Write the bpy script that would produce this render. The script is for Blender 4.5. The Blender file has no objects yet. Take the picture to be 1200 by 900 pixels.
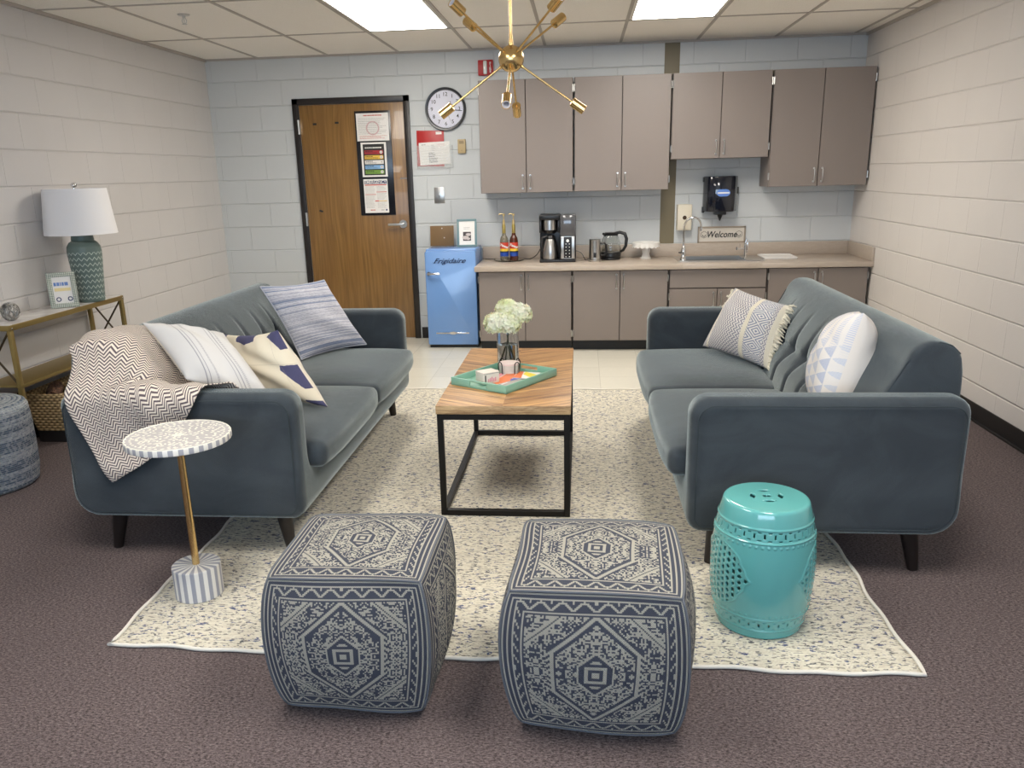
import bpy, bmesh, math, random
import numpy as np
from mathutils import Vector, Matrix
S = bpy.context.scene
COL = S.collection
PI = math.pi
random.seed(7)
rng = np.random.default_rng(11)
D = 7.184      # back wall
XL, XR = -3.2042, 2.2432
ZC = 2.42
YR = -2.2      # rear wall, behind the camera

# ------------------------------------------------------------------ helpers
def lin(c):
    if isinstance(c, str):
        c = [int(c[i:i+2], 16)/255 for i in (0, 2, 4)]
        c = [x/12.92 if x <= .04045 else ((x+.055)/1.055)**2.4 for x in c]
    return (c[0], c[1], c[2], 1.0)

class X:
    """tiny wrapper so node maths can be written as expressions"""
    def __init__(s, nt, v): s.nt, s.v = nt, v
    def _m(s, op, *a, clamp=False):
        n = s.nt.nodes.new('ShaderNodeMath'); n.operation = op; n.use_clamp = clamp
        for i, q in enumerate((s,)+a):
            q = q.v if isinstance(q, X) else q
            if isinstance(q, (int, float)): n.inputs[i].default_value = q
            else: s.nt.links.new(q, n.inputs[i])
        return X(s.nt, n.outputs[0])
    def __add__(s, o): return s._m('ADD', o)
    __radd__ = __add__
    def __sub__(s, o): return s._m('SUBTRACT', o)
    def __rsub__(s, o): return (s*-1)+o
    def __mul__(s, o): return s._m('MULTIPLY', o)
    __rmul__ = __mul__
    def __truediv__(s, o): return s._m('DIVIDE', o)
    def abs(s): return s._m('ABSOLUTE')
    def fr(s): return s._m('FRACT')
    def fl(s): return s._m('FLOOR')
    def gt(s, o): return s._m('GREATER_THAN', o)
    def lt(s, o): return s._m('LESS_THAN', o)
    def pp(s, o): return s._m('PINGPONG', o)
    def mn(s, o): return s._m('MINIMUM', o)
    def mx(s, o): return s._m('MAXIMUM', o)
    def sin(s): return s._m('SINE')
    def pw(s, o): return s._m('POWER', o)
    def step(s, a, b):
        n = s.nt.nodes.new('ShaderNodeMapRange'); n.interpolation_type = 'SMOOTHSTEP'
        s.nt.links.new(s.v, n.inputs[0]); n.inputs[1].default_value = a; n.inputs[2].default_value = b
        return X(s.nt, n.outputs[0])

class Mat:
    def __init__(s, name, col=(.5,.5,.5), rough=.5, metal=0, **kw):
        s.m = bpy.data.materials.new(name); s.m.use_nodes = True
        s.nt = s.m.node_tree; s.b = s.nt.nodes['Principled BSDF']
        s.b.inputs['Base Color'].default_value = lin(col)
        s.b.inputs['Roughness'].default_value = rough
        s.b.inputs['Metallic'].default_value = metal
        for k, v in kw.items():
            s.b.inputs[k.replace('_', ' ')].default_value = v
        s.m.diffuse_color = lin(col)
    def co(s, kind='Object'):
        tc = s.nt.nodes.new('ShaderNodeTexCoord'); sp = s.nt.nodes.new('ShaderNodeSeparateXYZ')
        s.nt.links.new(tc.outputs[kind], sp.inputs[0]); s.vec = tc.outputs[kind]
        return [X(s.nt, sp.outputs[i]) for i in range(3)]
    def vecof(s, x, y, z=0):
        n = s.nt.nodes.new('ShaderNodeCombineXYZ')
        for i, q in enumerate((x, y, z)):
            if isinstance(q, X): s.nt.links.new(q.v, n.inputs[i])
            else: n.inputs[i].default_value = q
        return n.outputs[0]
    def noise(s, scale, vec=None, detail=3, rough=.5, dist=0):
        n = s.nt.nodes.new('ShaderNodeTexNoise')
        n.inputs['Scale'].default_value = scale; n.inputs['Detail'].default_value = detail
        n.inputs['Roughness'].default_value = rough; n.inputs['Distortion'].default_value = dist
        if vec is None:
            if not hasattr(s, 'vec'): s.co()
            vec = s.vec
        s.nt.links.new(vec, n.inputs['Vector'])
        return X(s.nt, n.outputs[0])
    def rand(s, x, y=0.0):
        n = s.nt.nodes.new('ShaderNodeTexWhiteNoise'); n.noise_dimensions = '3D'
        s.nt.links.new(s.vecof(x, y, 0.37), n.inputs['Vector'])
        return X(s.nt, n.outputs[0])
    def attr(s, name):
        n = s.nt.nodes.new('ShaderNodeAttribute'); n.attribute_name = name
        return X(s.nt, n.outputs['Fac'])
    def mix(s, f, a, b):
        n = s.nt.nodes.new('ShaderNodeMix'); n.data_type = 'RGBA'
        if isinstance(f, X): s.nt.links.new(f.v, n.inputs[0])
        else: n.inputs[0].default_value = f
        for i, q in ((6, a), (7, b)):
            if hasattr(q, 'is_linked') or hasattr(q, 'links'): s.nt.links.new(q, n.inputs[i])
            else: n.inputs[i].default_value = lin(q)
        return n.outputs[2]
    def col(s, sock): s.nt.links.new(sock, s.b.inputs['Base Color']); return s
    def rough(s, x): s.nt.links.new(x.v, s.b.inputs['Roughness']); return s
    def bump(s, h, dist=.002, strength=1):
        n = s.nt.nodes.new('ShaderNodeBump'); n.inputs['Distance'].default_value = dist
        n.inputs['Strength'].default_value = strength
        s.nt.links.new(h.v, n.inputs['Height']); s.nt.links.new(n.outputs[0], s.b.inputs['Normal'])
        return s

def setp(o, label=None, cat=None, group=None, kind=None):
    for k, v in (('label', label), ('category', cat), ('group', group), ('kind', kind)):
        if v: o[k] = v
    return o

def thing(name, label, cat, loc=(0,0,0), rz=0, group=None):
    o = bpy.data.objects.new(name, None); COL.objects.link(o)
    o.empty_display_size = .1; o.location = loc; o.rotation_euler = (0, 0, rz)
    return setp(o, label, cat, group)

def ob(name, bm, mats, parent=None, smooth=40, loc=None, rz=None, rot=None):
    me = bpy.data.meshes.new(name)
    if isinstance(bm, bmesh.types.BMesh):
        bm.normal_update(); bm.to_mesh(me); bm.free()
    else: me = bm; me.name = name
    if not isinstance(mats, (list, tuple)): mats = [mats]
    for m in mats: me.materials.append(m.m)
    if smooth:
        me.shade_smooth()
        if smooth < 180: me.set_sharp_from_angle(angle=math.radians(smooth))
    o = bpy.data.objects.new(name, me); COL.objects.link(o)
    if parent: o.parent = parent
    if loc is not None: o.location = loc
    if rz is not None: o.rotation_euler = (0, 0, rz)
    if rot is not None: o.rotation_euler = rot
    return o

def B(): return bmesh.new()
def idx(bm, i):
    """faces added since the last call take material i"""
    lay = bm.faces.layers.int.get('done') or bm.faces.layers.int.new('done')
    for f in bm.faces:
        if not f[lay]: f[lay] = 1; f.material_index = i

def box(bm, lo, hi, bev=0, seg=2, M=None):
    r = bmesh.ops.create_cube(bm, size=1)
    vs = r['verts']
    sz = [hi[i]-lo[i] for i in range(3)]; c = [(hi[i]+lo[i])/2 for i in range(3)]
    for v in vs: v.co = Vector([v.co[i]*sz[i]+c[i] for i in range(3)])
    if bev:
        es = list({e for v in vs for e in v.link_edges})
        r = bmesh.ops.bevel(bm, geom=es, offset=bev, segments=seg, profile=.5, affect='EDGES')
        vs = list({v for f in r['faces'] for v in f.verts})
    if M is not None:
        for v in vs: v.co = M @ v.co
    return vs

def ring(bm, c, ax, r, n, ph=0):
    ax = Vector(ax).normalized()
    a = Vector((0,0,1)) if abs(ax.z) < .9 else Vector((1,0,0))
    u = ax.cross(a).normalized(); w = ax.cross(u)
    return [bm.verts.new(Vector(c)+r*(math.cos(ph+2*PI*k/n)*u+math.sin(ph+2*PI*k/n)*w)) for k in range(n)]

def bridge(bm, a, b):
    n = len(a)
    for i in range(n):
        bm.faces.new((a[i], a[(i+1) % n], b[(i+1) % n], b[i]))

def cyl(bm, p0, p1, r0, r1=None, n=20, caps=True):
    r1 = r0 if r1 is None else r1
    ax = Vector(p1)-Vector(p0)
    a = ring(bm, p0, ax, r0, n); b = ring(bm, p1, ax, r1, n)
    bridge(bm, a, b)
    if caps: bm.faces.new(a[::-1]); bm.faces.new(b)

def lathe(bm, prof, n=32, c=(0,0,0), uv=False, cap=True):
    L = bm.loops.layers.uv.get('UVMap') or (bm.loops.layers.uv.new('UVMap') if uv else None)
    rows = []
    c = Vector(c)
    for r, z in prof:
        rows.append([bm.verts.new(c+Vector((r*math.cos(2*PI*k/n), r*math.sin(2*PI*k/n), z))) for k in range(n)])
    for i in range(len(rows)-1):
        for k in range(n):
            f = bm.faces.new((rows[i][k], rows[i][(k+1) % n], rows[i+1][(k+1) % n], rows[i+1][k]))
            if uv:
                for l, (uu, zz) in zip(f.loops, ((k, prof[i][1]), (k+1, prof[i][1]), (k+1, prof[i+1][1]), (k, prof[i+1][1]))):
                    l[L].uv = (uu/n, zz)
    if cap:
        if prof[0][0] > 1e-6: bm.faces.new(rows[0][::-1])
        if prof[-1][0] > 1e-6: bm.faces.new(rows[-1])
    bmesh.ops.remove_doubles(bm, verts=rows[0]+rows[-1], dist=1e-6)

def tube(bm, pts, r, n=8, closed=False, caps=True):
    pts = [Vector(p) for p in pts]; m = len(pts); rows = []
    prev = None
    for i, p in enumerate(pts):
        if closed: t = pts[(i+1) % m]-pts[i-1]
        else: t = pts[min(i+1, m-1)]-pts[max(i-1, 0)]
        t.normalize()
        if prev is None:
            a = Vector((0,0,1)) if abs(t.z) < .9 else Vector((1,0,0))
            u = t.cross(a).normalized()
        else:
            u = (prev-t*prev.dot(t)).normalized()
        prev = u; w = t.cross(u)
        rr = r[i] if isinstance(r, (list, tuple)) else r
        rows.append([bm.verts.new(p+rr*(math.cos(2*PI*k/n)*u+math.sin(2*PI*k/n)*w)) for k in range(n)])
    for i in range(m-1): bridge(bm, rows[i], rows[i+1])
    if closed:
        # close with best rotation
        best = min(range(n), key=lambda s: (rows[-1][0].co-rows[0][s].co).length)
        bridge(bm, rows[-1], rows[0][best:]+rows[0][:best])
    elif caps:
        bm.faces.new(rows[0][::-1]); bm.faces.new(rows[-1])

def prism(bm, poly, a, b, axis='y', bev=0):
    """2-D outline extruded along an axis; poly in the other two axes"""
    def P(p, t):
        return {'x': (t, p[0], p[1]), 'y': (p[0], t, p[1]), 'z': (p[0], p[1], t)}[axis]
    A = [bm.verts.new(P(p, a)) for p in poly]; Bv = [bm.verts.new(P(p, b)) for p in poly]
    fa = bm.faces.new(A); fb = bm.faces.new(Bv[::-1])
    n = len(poly)
    for i in range(n): bm.faces.new((A[i], Bv[i], Bv[(i+1) % n], A[(i+1) % n]))
    bmesh.ops.recalc_face_normals(bm, faces=list({f for v in A+Bv for f in v.link_faces}))
    if bev:
        es = list(fa.edges)+list(fb.edges)
        bmesh.ops.bevel(bm, geom=es, offset=bev, segments=2, profile=.5, affect='EDGES')

def sph(bm, c, r, u=16, v=10, sc=(1,1,1)):
    rr = bmesh.ops.create_uvsphere(bm, u_segments=u, v_segments=v, radius=r)
    for q in rr['verts']: q.co = Vector((q.co.x*sc[0], q.co.y*sc[1], q.co.z*sc[2]))+Vector(c)

def rpoly(x0, z0, x1, z1, r, n=6):
    """rounded rectangle outline"""
    if not isinstance(r, (list, tuple)): r = [r]*4
    out = []
    for (cx, cz, a0, q) in ((x1-r[0], z1-r[0], 0, r[0]), (x0+r[1], z1-r[1], 90, r[1]), (x0+r[2], z0+r[2], 180, r[2]), (x1-r[3], z0+r[3], 270, r[3])):
        for k in range(n+1):
            t = math.radians(a0+90*k/n); out.append((cx+q*math.cos(t), cz+q*math.sin(t)))
    return out

def text(bm, s, size, M, ext=.0006, shear=0, align='CENTER', bold=0, sx=1):
    """lettering as mesh, read in the local XY plane and placed by M"""
    cu = bpy.data.curves.new('t', 'FONT'); cu.body = s; cu.size = size; cu.extrude = ext
    cu.shear = shear; cu.align_x = align; cu.align_y = 'CENTER'; cu.offset = bold; cu.resolution_u = 3
    o = bpy.data.objects.new('t', cu); COL.objects.link(o)
    bpy.context.view_layer.update()
    me = bpy.data.meshes.new_from_object(o.evaluated_get(bpy.context.evaluated_depsgraph_get()))
    n0 = len(bm.verts)
    me.transform(M @ Matrix.Diagonal((sx, 1, 1, 1)))
    bm.from_mesh(me)
    bpy.data.objects.remove(o); bpy.data.curves.remove(cu); bpy.data.meshes.remove(me)

def face_back(x, y, z, rx=0, roll=0):
    """text plane facing -Y (toward the room) at a point"""
    return Matrix.Translation((x, y, z)) @ Matrix.Rotation(roll, 4, 'Y') @ Matrix.Rotation(PI/2+rx, 4, 'X')

# ------------------------------------------------------------------ implicit surfaces (upholstery)
def smin(a, b, k):
    h = np.clip(.5+.5*(b-a)/k, 0, 1); return b*(1-h)+a*h-k*h*(1-h)
def smax(a, b, k): return -smin(-a, -b, k)
def rb2(px, pz, x0, z0, x1, z1, r):
    """rounded box, r = (x1z1, x0z1, x0z0, x1z0)"""
    cx, cz, hx, hz = (x0+x1)/2, (z0+z1)/2, (x1-x0)/2, (z1-z0)/2
    qx, qz = px-cx, pz-cz
    R = np.where(qx > 0, np.where(qz > 0, r[0], r[3]), np.where(qz > 0, r[1], r[2]))
    dx = np.abs(qx)-hx+R; dz = np.abs(qz)-hz+R
    return np.minimum(np.maximum(dx, dz), 0)+np.hypot(np.maximum(dx, 0), np.maximum(dz, 0))-R
def poly_sd(px, pz, V):
    d = np.full(np.shape(px), 1e9); s = np.ones(np.shape(px)); n = len(V)
    for i in range(n):
        ax, az = V[i]; bx, bz = V[i-1]
        ex, ez = bx-ax, bz-az; wx, wz = px-ax, pz-az
        t = np.clip((wx*ex+wz*ez)/(ex*ex+ez*ez), 0, 1)
        d = np.minimum(d, (wx-ex*t)**2+(wz-ez*t)**2)
        c1 = pz >= az; c2 = pz < bz; c3 = ex*wz > ez*wx
        s = np.where((c1 & c2 & c3) | (~c1 & ~c2 & ~c3), -s, s)
    return s*np.sqrt(d)

def surf(f, lo, hi, h):
    """surface nets mesh of an implicit function"""
    ax = [np.arange(lo[i]-2*h, hi[i]+3*h, h) for i in range(3)]
    G = np.meshgrid(*ax, indexing='ij'); F = f(*G)
    n = F.shape; c = tuple(k-1 for k in n)
    ins = F < 0
    cnt = np.zeros(c); acc = np.zeros(c+(3,))
    sl = lambda o: tuple(slice(o[i], o[i]+c[i]) for i in range(3))
    for d in range(3):
        for p in range(2):
            for q in range(2):
                o = [0,0,0]; e = [k for k in range(3) if k != d]; o[e[0]] = p; o[e[1]] = q
                o2 = list(o); o2[d] = 1
                a, b = F[sl(o)], F[sl(o2)]
                m = (a < 0) != (b < 0)
                t = np.where(m, a/np.where(m, a-b, 1), 0)
                cnt += m
                for k in range(3): acc[..., k] += m*(o[k]+(t if k == d else 0))
    act = cnt > 0
    ids = -np.ones(c, int); ids[act] = np.arange(act.sum())
    ij = np.argwhere(act)
    V = np.array([ax[k][0] for k in range(3)])+h*(ij+acc[act]/cnt[act][:, None])
    Q = []
    for d in range(3):
        e = [(d+1) % 3, (d+2) % 3]
        s0 = [slice(1, n[k]-1) for k in range(3)]; s0[d] = slice(0, n[d]-1)
        s1 = list(s0); s1[d] = slice(1, n[d])
        a, b = ins[tuple(s0)], ins[tuple(s1)]
        P = np.argwhere(a != b)
        flip = a[tuple(P.T)]
        P = P+[0 if k == d else 1 for k in range(3)]
        def at(u, v):
            q = P.copy(); q[:, e[0]] -= u; q[:, e[1]] -= v; return ids[tuple(q.T)]
        quad = np.stack([at(0,0), at(1,0), at(1,1), at(0,1)], 1)
        quad[~flip] = quad[~flip][:, ::-1]
        Q.append(quad)
    Q = np.concatenate(Q)
    me = bpy.data.meshes.new('s'); me.from_pydata(V.tolist(), [], Q.tolist()); me.update()
    return me

# ------------------------------------------------------------------ materials
M_ = {}
def wallmat(name, col, axis, ph):
    m = Mat(name, col, .5); x, y, z = m.co()
    u = y if axis == 'y' else x
    k = (z/.2032).fl()
    off = (k/2).fr()*.4064           # half-block stagger on odd courses
    uu = ((u-ph+off+40.64)/.4064).fr()
    zz = (z/.2032).fr()
    w = .0045
    dz = zz.mn(1-zz)*.2032; du = uu.mn(1-uu)*.4064
    gz = dz.step(.001, w+.003); gu = du.step(.0005, w)
    h = gz.mn(gu*.7+.3)
    nz = m.noise(90, detail=4, rough=.6); n2 = m.noise(7, detail=2)
    m.bump(h+nz*.12+n2*.25, .005, .8)
    c = m.mix(m.noise(2.2, detail=3), [q*.95 for q in lin(col)[:3]], [min(1, q*1.04) for q in lin(col)[:3]])
    m.col(m.mix((1-h)*.25, c, [q*.8 for q in lin(col)[:3]]))
    m.rough(nz*.2+.33)
    return m
m_side_l = wallmat('painted_block_warm_left', (.60,.578,.565), 'y', .15)
m_side_r = wallmat('painted_block_warm_right', (.665,.625,.592), 'y', 5.49-.2032)
m_back = wallmat('painted_block_cool', (.56,.58,.585), 'x', -2.757-.2032)

m = m_ceil = Mat('acoustic_tile', (.78,.74,.68), .9); m.co()
n = m.noise(160, detail=4, rough=.7); m.col(m.mix(n.step(.35,.5), (.79,.75,.69), (.89,.85,.79))).bump(n, .002, .4)
m_grid = Mat('ceiling_grid_metal', (.42,.38,.34), .5)
m_lens = Mat('light_lens', (.9,.9,.9), .4); m_lens.b.inputs['Emission Color'].default_value = (1,.95,.87,1); m_lens.b.inputs['Emission Strength'].default_value = 14.0
m_white = Mat('white_enamel', (.75,.73,.70), .4)

m = m_carpet = Mat('mauve_loop_carpet', (.09,.06,.06), .95); x, y, z = m.co()
v = m.vecof(x*.5, y, z)
n = m.noise(190, v, 3, .85); n2 = m.noise(3, None, 3, .5); n3 = m.noise(150, v, 2, .7)
c = m.mix(n.step(.36,.64), (.030,.019,.020), (.195,.150,.147))
c = m.mix(n3.step(.58,.70)*.5, c, (.30,.255,.25))
m.col(m.mix(n2.step(.3,.75)*.15, c, (.085,.062,.06))).bump(n, .002, .5)

m = m_tile = Mat('vinyl_floor_tile', (.55,.5,.42), .16); x, y, z = m.co()
fx = ((x+40.1)/.3048).fr(); fy = ((y+.08)/.3048).fr()
e = fx.mn(1-fx).mn(fy.mn(1-fy)).step(.001, .008)
k = m.rand(((x+40.1)/.3048).fl(), ((y+.08)/.3048).fl())
n = m.noise(30, detail=5, rough=.75)
c = m.mix(k*.5+n*.5, (.66,.63,.54), (.76,.73,.63)); m.col(m.mix(e, (.50,.47,.40), c)); m.rough(n*.16+.1)

m = m_rug = Mat('cream_flecked_wool', (.7,.65,.52), .95); x, y, z = m.co()
w = m.noise(9, None, 2)
v1 = m.vecof((x+w*.01)*.40, y+w*.02, 0.0)
f1 = m.noise(92, v1, 2, .6).step(.60, .635)
v2 = m.vecof(x*.35, y, 3.7); f2 = m.noise(130, v2, 1, .5).step(.595, .63)
v3 = m.vecof(x*.5, y, 9.1); f3 = m.noise(75, v3, 2, .6).step(.62, .65)
wv = (y/.0075).fr(); wx = ((x+(y/.0075).fl()*.006)/.012).fr()
base = m.mix(m.noise(70, v2, 4, .7).step(.25,.75), (.66,.60,.48), (.86,.81,.68))
c = m.mix(f1*.9, base, (.05,.055,.075)); c = m.mix(f2*.7, c, (.15,.135,.12)); c = m.mix(f3*.9, c, (.07,.09,.20))
m.col(c).bump(wv.pp(.5)+wx.pp(.5)+m.noise(120)*.6, .006, .7)

def fabric(name, dark, light, sc=3.2):
    m = Mat(name, light, .85, Sheen_Weight=.9, Sheen_Roughness=.34)
    m.b.inputs['Sheen Tint'].default_value = (.86,.95,.92,1)
    x, y, z = m.co()
    n = m.noise(sc, m.vecof(x, y, z*1.3), 5, .62, 1.2); f = m.noise(420, None, 2, .8)
    c = m.mix(n.step(.28,.72), dark, light)
    m.col(m.mix(f*.25, c, [q*.65 for q in dark])).bump(f+m.noise(14, None, 4)*1.2, .0022, .6)
    return m
m_sofa = fabric('teal_grey_microsuede', (.027,.036,.046), (.046,.059,.070))
m_seam = Mat('seam_cord', (.030,.042,.050), .9)
m_leg = Mat('espresso_wood', (.012,.008,.007), .35)

m = m_wood = Mat('mango_chevron_wood', (.5,.3,.12), .45); x, y, z = m.co()
xc = -.323+.323
a = (x*1).abs(); q = y*.86-a*.46
st = (q/.034); k = st.fl(); al = a*.9+y*.5
r1 = m.rand(k, x.gt(0)*7)
g = m.noise(1, m.vecof(q*130, al*5, r1*30), 4, .65, .6)
g2 = m.noise(1, m.vecof(q*45, al*3, r1*9), 3, .6, .8)
c = m.mix(r1, (.25,.105,.030), (.58,.32,.115))
c = m.mix(g.step(.45,.75)*.7, c, (.70,.43,.18)); c = m.mix(g2.step(.53,.66)*.85, c, (.13,.052,.018))
e = st.fr(); e = e.mn(1-e).step(0, .05); m.col(m.mix(e, (.14,.07,.03), c)).bump(e+g*.3, .001, .5)
m = m_woodedge = Mat('mango_wood_edge', (.4,.25,.1), .5); x, y, z = m.co()
g = m.noise(1, m.vecof(x*9, y*9, z*90), 5, .7, 1); c = m.mix(g.step(.3,.7), (.20,.11,.05), (.55,.38,.20)); m.col(c)
m_blackmetal = Mat('black_iron', (.012,.011,.010), .45, .6)

m = m_door = Mat('oak_veneer', (.3,.17,.06), .33, Coat_Weight=.2); x, y, z = m.co()
w = m.noise(1.1, m.vecof(x*2.2, y, z*.55), 2, .5)
g = m.noise(1, m.vecof(x*55+w*9, y, z*1.6), 4, .6, .4); g3 = (x*7+w*7).fr().pp(.5)*2
pl = m.rand((x/.12).fl(), 2)
c = m.mix(g.step(.3,.7), (.175,.088,.022), (.285,.150,.042)); c = m.mix(pl*.35, c, (.22,.105,.026)); c = m.mix(g3.step(.7,1)*.22, c, (.14,.065,.017))
m.col(c)
m_frame = Mat('dark_bronze_frame', (.013,.009,.008), .4)
m = m_lam = Mat('taupe_laminate', (.30,.245,.215), .42); m.co(); n = m.noise(250, detail=2)
m.col(m.mix(n, (.208,.172,.152), (.232,.194,.172)))
m_gapshade = Mat('painted_gap_shadow', (.035,.027,.024), .6)  # near-black colour stands in for the shade in gaps between cabinet doors
m = m_counter = Mat('beige_laminate_counter', (.42,.35,.29), .35); x, y, z = m.co()
n = m.noise(1, m.vecof(x*14, y*60, z*60), 4, .7); m.col(m.mix(n, (.37,.305,.25), (.50,.425,.35)))
m_steel = Mat('brushed_steel', (.55,.54,.52), .28, 1)
m_chrome = Mat('chrome', (.75,.75,.76), .1, 1)
m_brass = Mat('satin_brass', (.72,.50,.22), .24, 1)
m_gold = Mat('antique_gold_paint', (.30,.215,.075), .42, .7)
m_black = Mat('black_plastic', (.010,.010,.011), .3)
m_rubber = Mat('black_vinyl_base', (.008,.007,.007), .5)
m_fridge = Mat('sky_blue_enamel', (.155,.30,.60), .25, Coat_Weight=.4)
m_olive = Mat('olive_painted_steel', (.175,.145,.085), .5)
m_shade = Mat('linen_shade', (.80,.79,.80), .9); m_shade.co(); m_shade.bump(m_shade.noise(500), .0006, .5)
def glassmat(name, col, rough=.03):
    m = Mat(name, col, rough, Transmission_Weight=1.0, IOR=1.45); return m
m_glass = glassmat('clear_glass', (.96,.98,.97))
m_paper = Mat('white_paper', (.78,.76,.73), .7)
m_ink = Mat('black_ink', (.02,.02,.02), .7)
m_inkgrey = Mat('grey_print', (.33,.31,.30), .8)
m_red = Mat('red_plastic', (.42,.012,.012), .4)
m_redink = Mat('red_print', (.55,.09,.06), .7)

# ------------------------------------------------------------------ room
def st(name, bm, mat, smooth=0): return setp(ob(name, bm, mat, smooth=smooth), kind='structure')
CB = 5.24   # carpet meets tile under the rug edge
b = B(); box(b, (XL-.1, YR-.1, -.1), (XR+.1, CB, 0)); st('floor', b, m_carpet)
b = B(); box(b, (XL-.1, CB, -.1), (XR+.1, D+.1, 0)); st('floor_tile', b, m_tile)
b = B(); box(b, (XL-.1, YR-.1, ZC), (XR+.1, D+.1, ZC+.1)); st('ceiling', b, m_ceil)
b = B(); box(b, (XL-.1, YR, 0), (XL, D, ZC)); st('wall_left', b, m_side_l)
b = B(); box(b, (XR, YR, 0), (XR+.1, D, ZC)); st('wall_right', b, m_side_r)
b = B(); box(b, (XL-.1, D, 0), (XR+.1, D+.1, ZC)); st('wall_back', b, m_back)
WX0, WX1, WZ0, WZ1 = -2.2, 1.4, .95, 2.1
b = B()
box(b, (XL-.1, YR-.1, 0), (WX0, YR, ZC)); box(b, (WX1, YR-.1, 0), (XR+.1, YR, ZC))
box(b, (WX0, YR-.1, 0), (WX1, YR, WZ0)); box(b, (WX0, YR-.1, WZ1), (WX1, YR, ZC))
st('wall_rear', b, wallmat('painted_block_rear', (.665,.625,.592), 'x', 0))
wr = setp(bpy.data.objects.new('window_1', None), kind='structure'); COL.objects.link(wr); wr.location = ((WX0+WX1)/2, YR-.05, WZ0)
b = B(); hw = (WX1-WX0)/2; hh = WZ1-WZ0
for x in (-hw+.02, -hw/3, hw/3, hw-.02): box(b, (x-.02, -.03, 0), (x+.02, .03, hh))
box(b, (-hw, -.03, 0), (hw, .03, .04)); box(b, (-hw, -.03, hh-.04), (hw, .03, hh))
ob('window_frame', b, m_white, wr)
# ceiling grid: T bars every 2 ft across, 4 ft along
b = B()
gx = [-.300+.6096*k for k in range(-4, 5)]; gy = [6.16-1.2192*k for k in range(7)]
for x in gx:
    if XL < x < XR: box(b, (x-.011, YR, ZC-.005), (x+.011, D, ZC+.002))
for y in gy: box(b, (XL, y-.011, ZC-.0045), (XR, y+.011, ZC+.002))
st('trim_1', b, m_grid)
b = B(); box(b, (XL, YR, ZC-.02), (XL+.018, D, ZC)); box(b, (XR-.018, YR, ZC-.02), (XR, D, ZC)); box(b, (XL, D-.018, ZC-.016), (XR, D, ZC))
st('trim_2', b, m_grid)
def baseboard(name, lo, hi, toe):
    b = B(); box(b, lo, hi, .002); box(b, *toe, .003); st(name, b, m_rubber)
baseboard('baseboard_right', (XR-.008, YR, 0), (XR, D-.64, .1), ((XR-.022, YR, 0), (XR, D-.64, .012)))
baseboard('baseboard_left', (XL, YR, 0), (XL+.008, D, .1), ((XL, YR, 0), (XL+.022, D, .012)))
b = B(); box(b, (XL, D-.008, 0), (-2.47, D, .1), .002); box(b, (-1.44, D-.008, 0), (-.9, D, .1), .002); st('baseboard_back', b, m_rubber)

# fluorescent troffers (2x4 ft); the nearer ones stand behind and above the camera
def troffer(x0, y0, label):
    t = thing('ceiling_light', label, 'ceiling light', (x0+.305, y0+.6096, ZC), group='recessed fluorescent ceiling lights')
    b = B(); w, l = .286, .591
    box(b, (-w, -l, -.004), (w, -l+.014, -.0005)); box(b, (-w, l-.014, -.004), (w, l, -.0005))
    box(b, (-w, -l, -.004), (-w+.014, l, -.0005)); box(b, (w-.014, -l, -.004), (w, l, -.0005))
    ob('frame', b, m_white, t)
    b = B(); box(b, (-w+.014, -l+.014, -.003), (w-.014, l-.014, -.0008)); ob('lens', b, m_lens, t, 0)
troffer(-.300-2*.6096, 6.16-1.2192, 'bright ceiling light panel on the left, nearer the door')
troffer(-.300+.6096, 6.16-1.2192, 'bright ceiling light panel on the right, in front of the cabinets')
troffer(-.300-2*.6096, 6.16-4*1.2192, 'lit ceiling panel above the left sofa end, over the seating')
troffer(-.300+.6096, 6.16-4*1.2192, 'lit ceiling panel above the right sofa end, over the seating')

# sprinkler
t = thing('ceiling_sprinkler', 'small metal fire sprinkler head hanging from a ceiling tile', 'sprinkler', (-2.45, 5.27, ZC))
b = B(); lathe(b, [(0,-.008),(.034,-.007),(.038,-.001),(.038,0)], 24); ob('escutcheon', b, m_steel, t)
b = B(); cyl(b, (0,0,-.008), (0,0,-.022), .009, .009, 10)
for s in (-1, 1): tube(b, [(s*.007,0,-.02),(s*.014,0,-.035),(s*.011,0,-.048),(0,0,-.055)], .0022, 6)
cyl(b, (0,0,-.02), (0,0,-.052), .003, .003, 8); cyl(b, (0,0,-.055), (0,0,-.058), .015, .015, 12); ob('nozzle', b, m_steel, t)

# ------------------------------------------------------------------ door
dr = setp(bpy.data.objects.new('door_1', None), kind='structure'); COL.objects.link(dr); dr.location = (-1.96, D, 0)
b = B()
for lo, hi in (((-.508,-.02,0),(-.457,.04,2.08)), ((.457,-.02,0),(.508,.04,2.08)), ((-.508,-.02,2.03),(.508,.04,2.08))): box(b, lo, hi, .003)
ob('door_frame', b, m_frame, dr)
b = B(); box(b, (-.454,-.004,.006), (.454,.035,2.027), .001); ob('door_leaf', b, m_door, dr)
h = thing('door_handle', None, None); del h; 
bpy.data.objects.remove(bpy.data.objects['door_handle'])
b = B(); cyl(b, (.40,-.004,1.02), (.40,-.016,1.02), .036, .033, 28); cyl(b, (.40,-.016,1.02), (.40,-.06,1.02), .012, .012, 14)
box(b, (.275,-.066,1.008), (.415,-.052,1.03), .006, 3); ob('lever_handle', b, m_steel, dr)
for z in (1.85, 1.077, .3):
    b = B(); cyl(b, (-.462,-.026,z-.058), (-.462,-.026,z+.058), .008, .008, 10); box(b, (-.470,-.022,z-.055), (-.452,-.003,z+.055)); ob('hinge', b, m_steel, dr)
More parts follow.
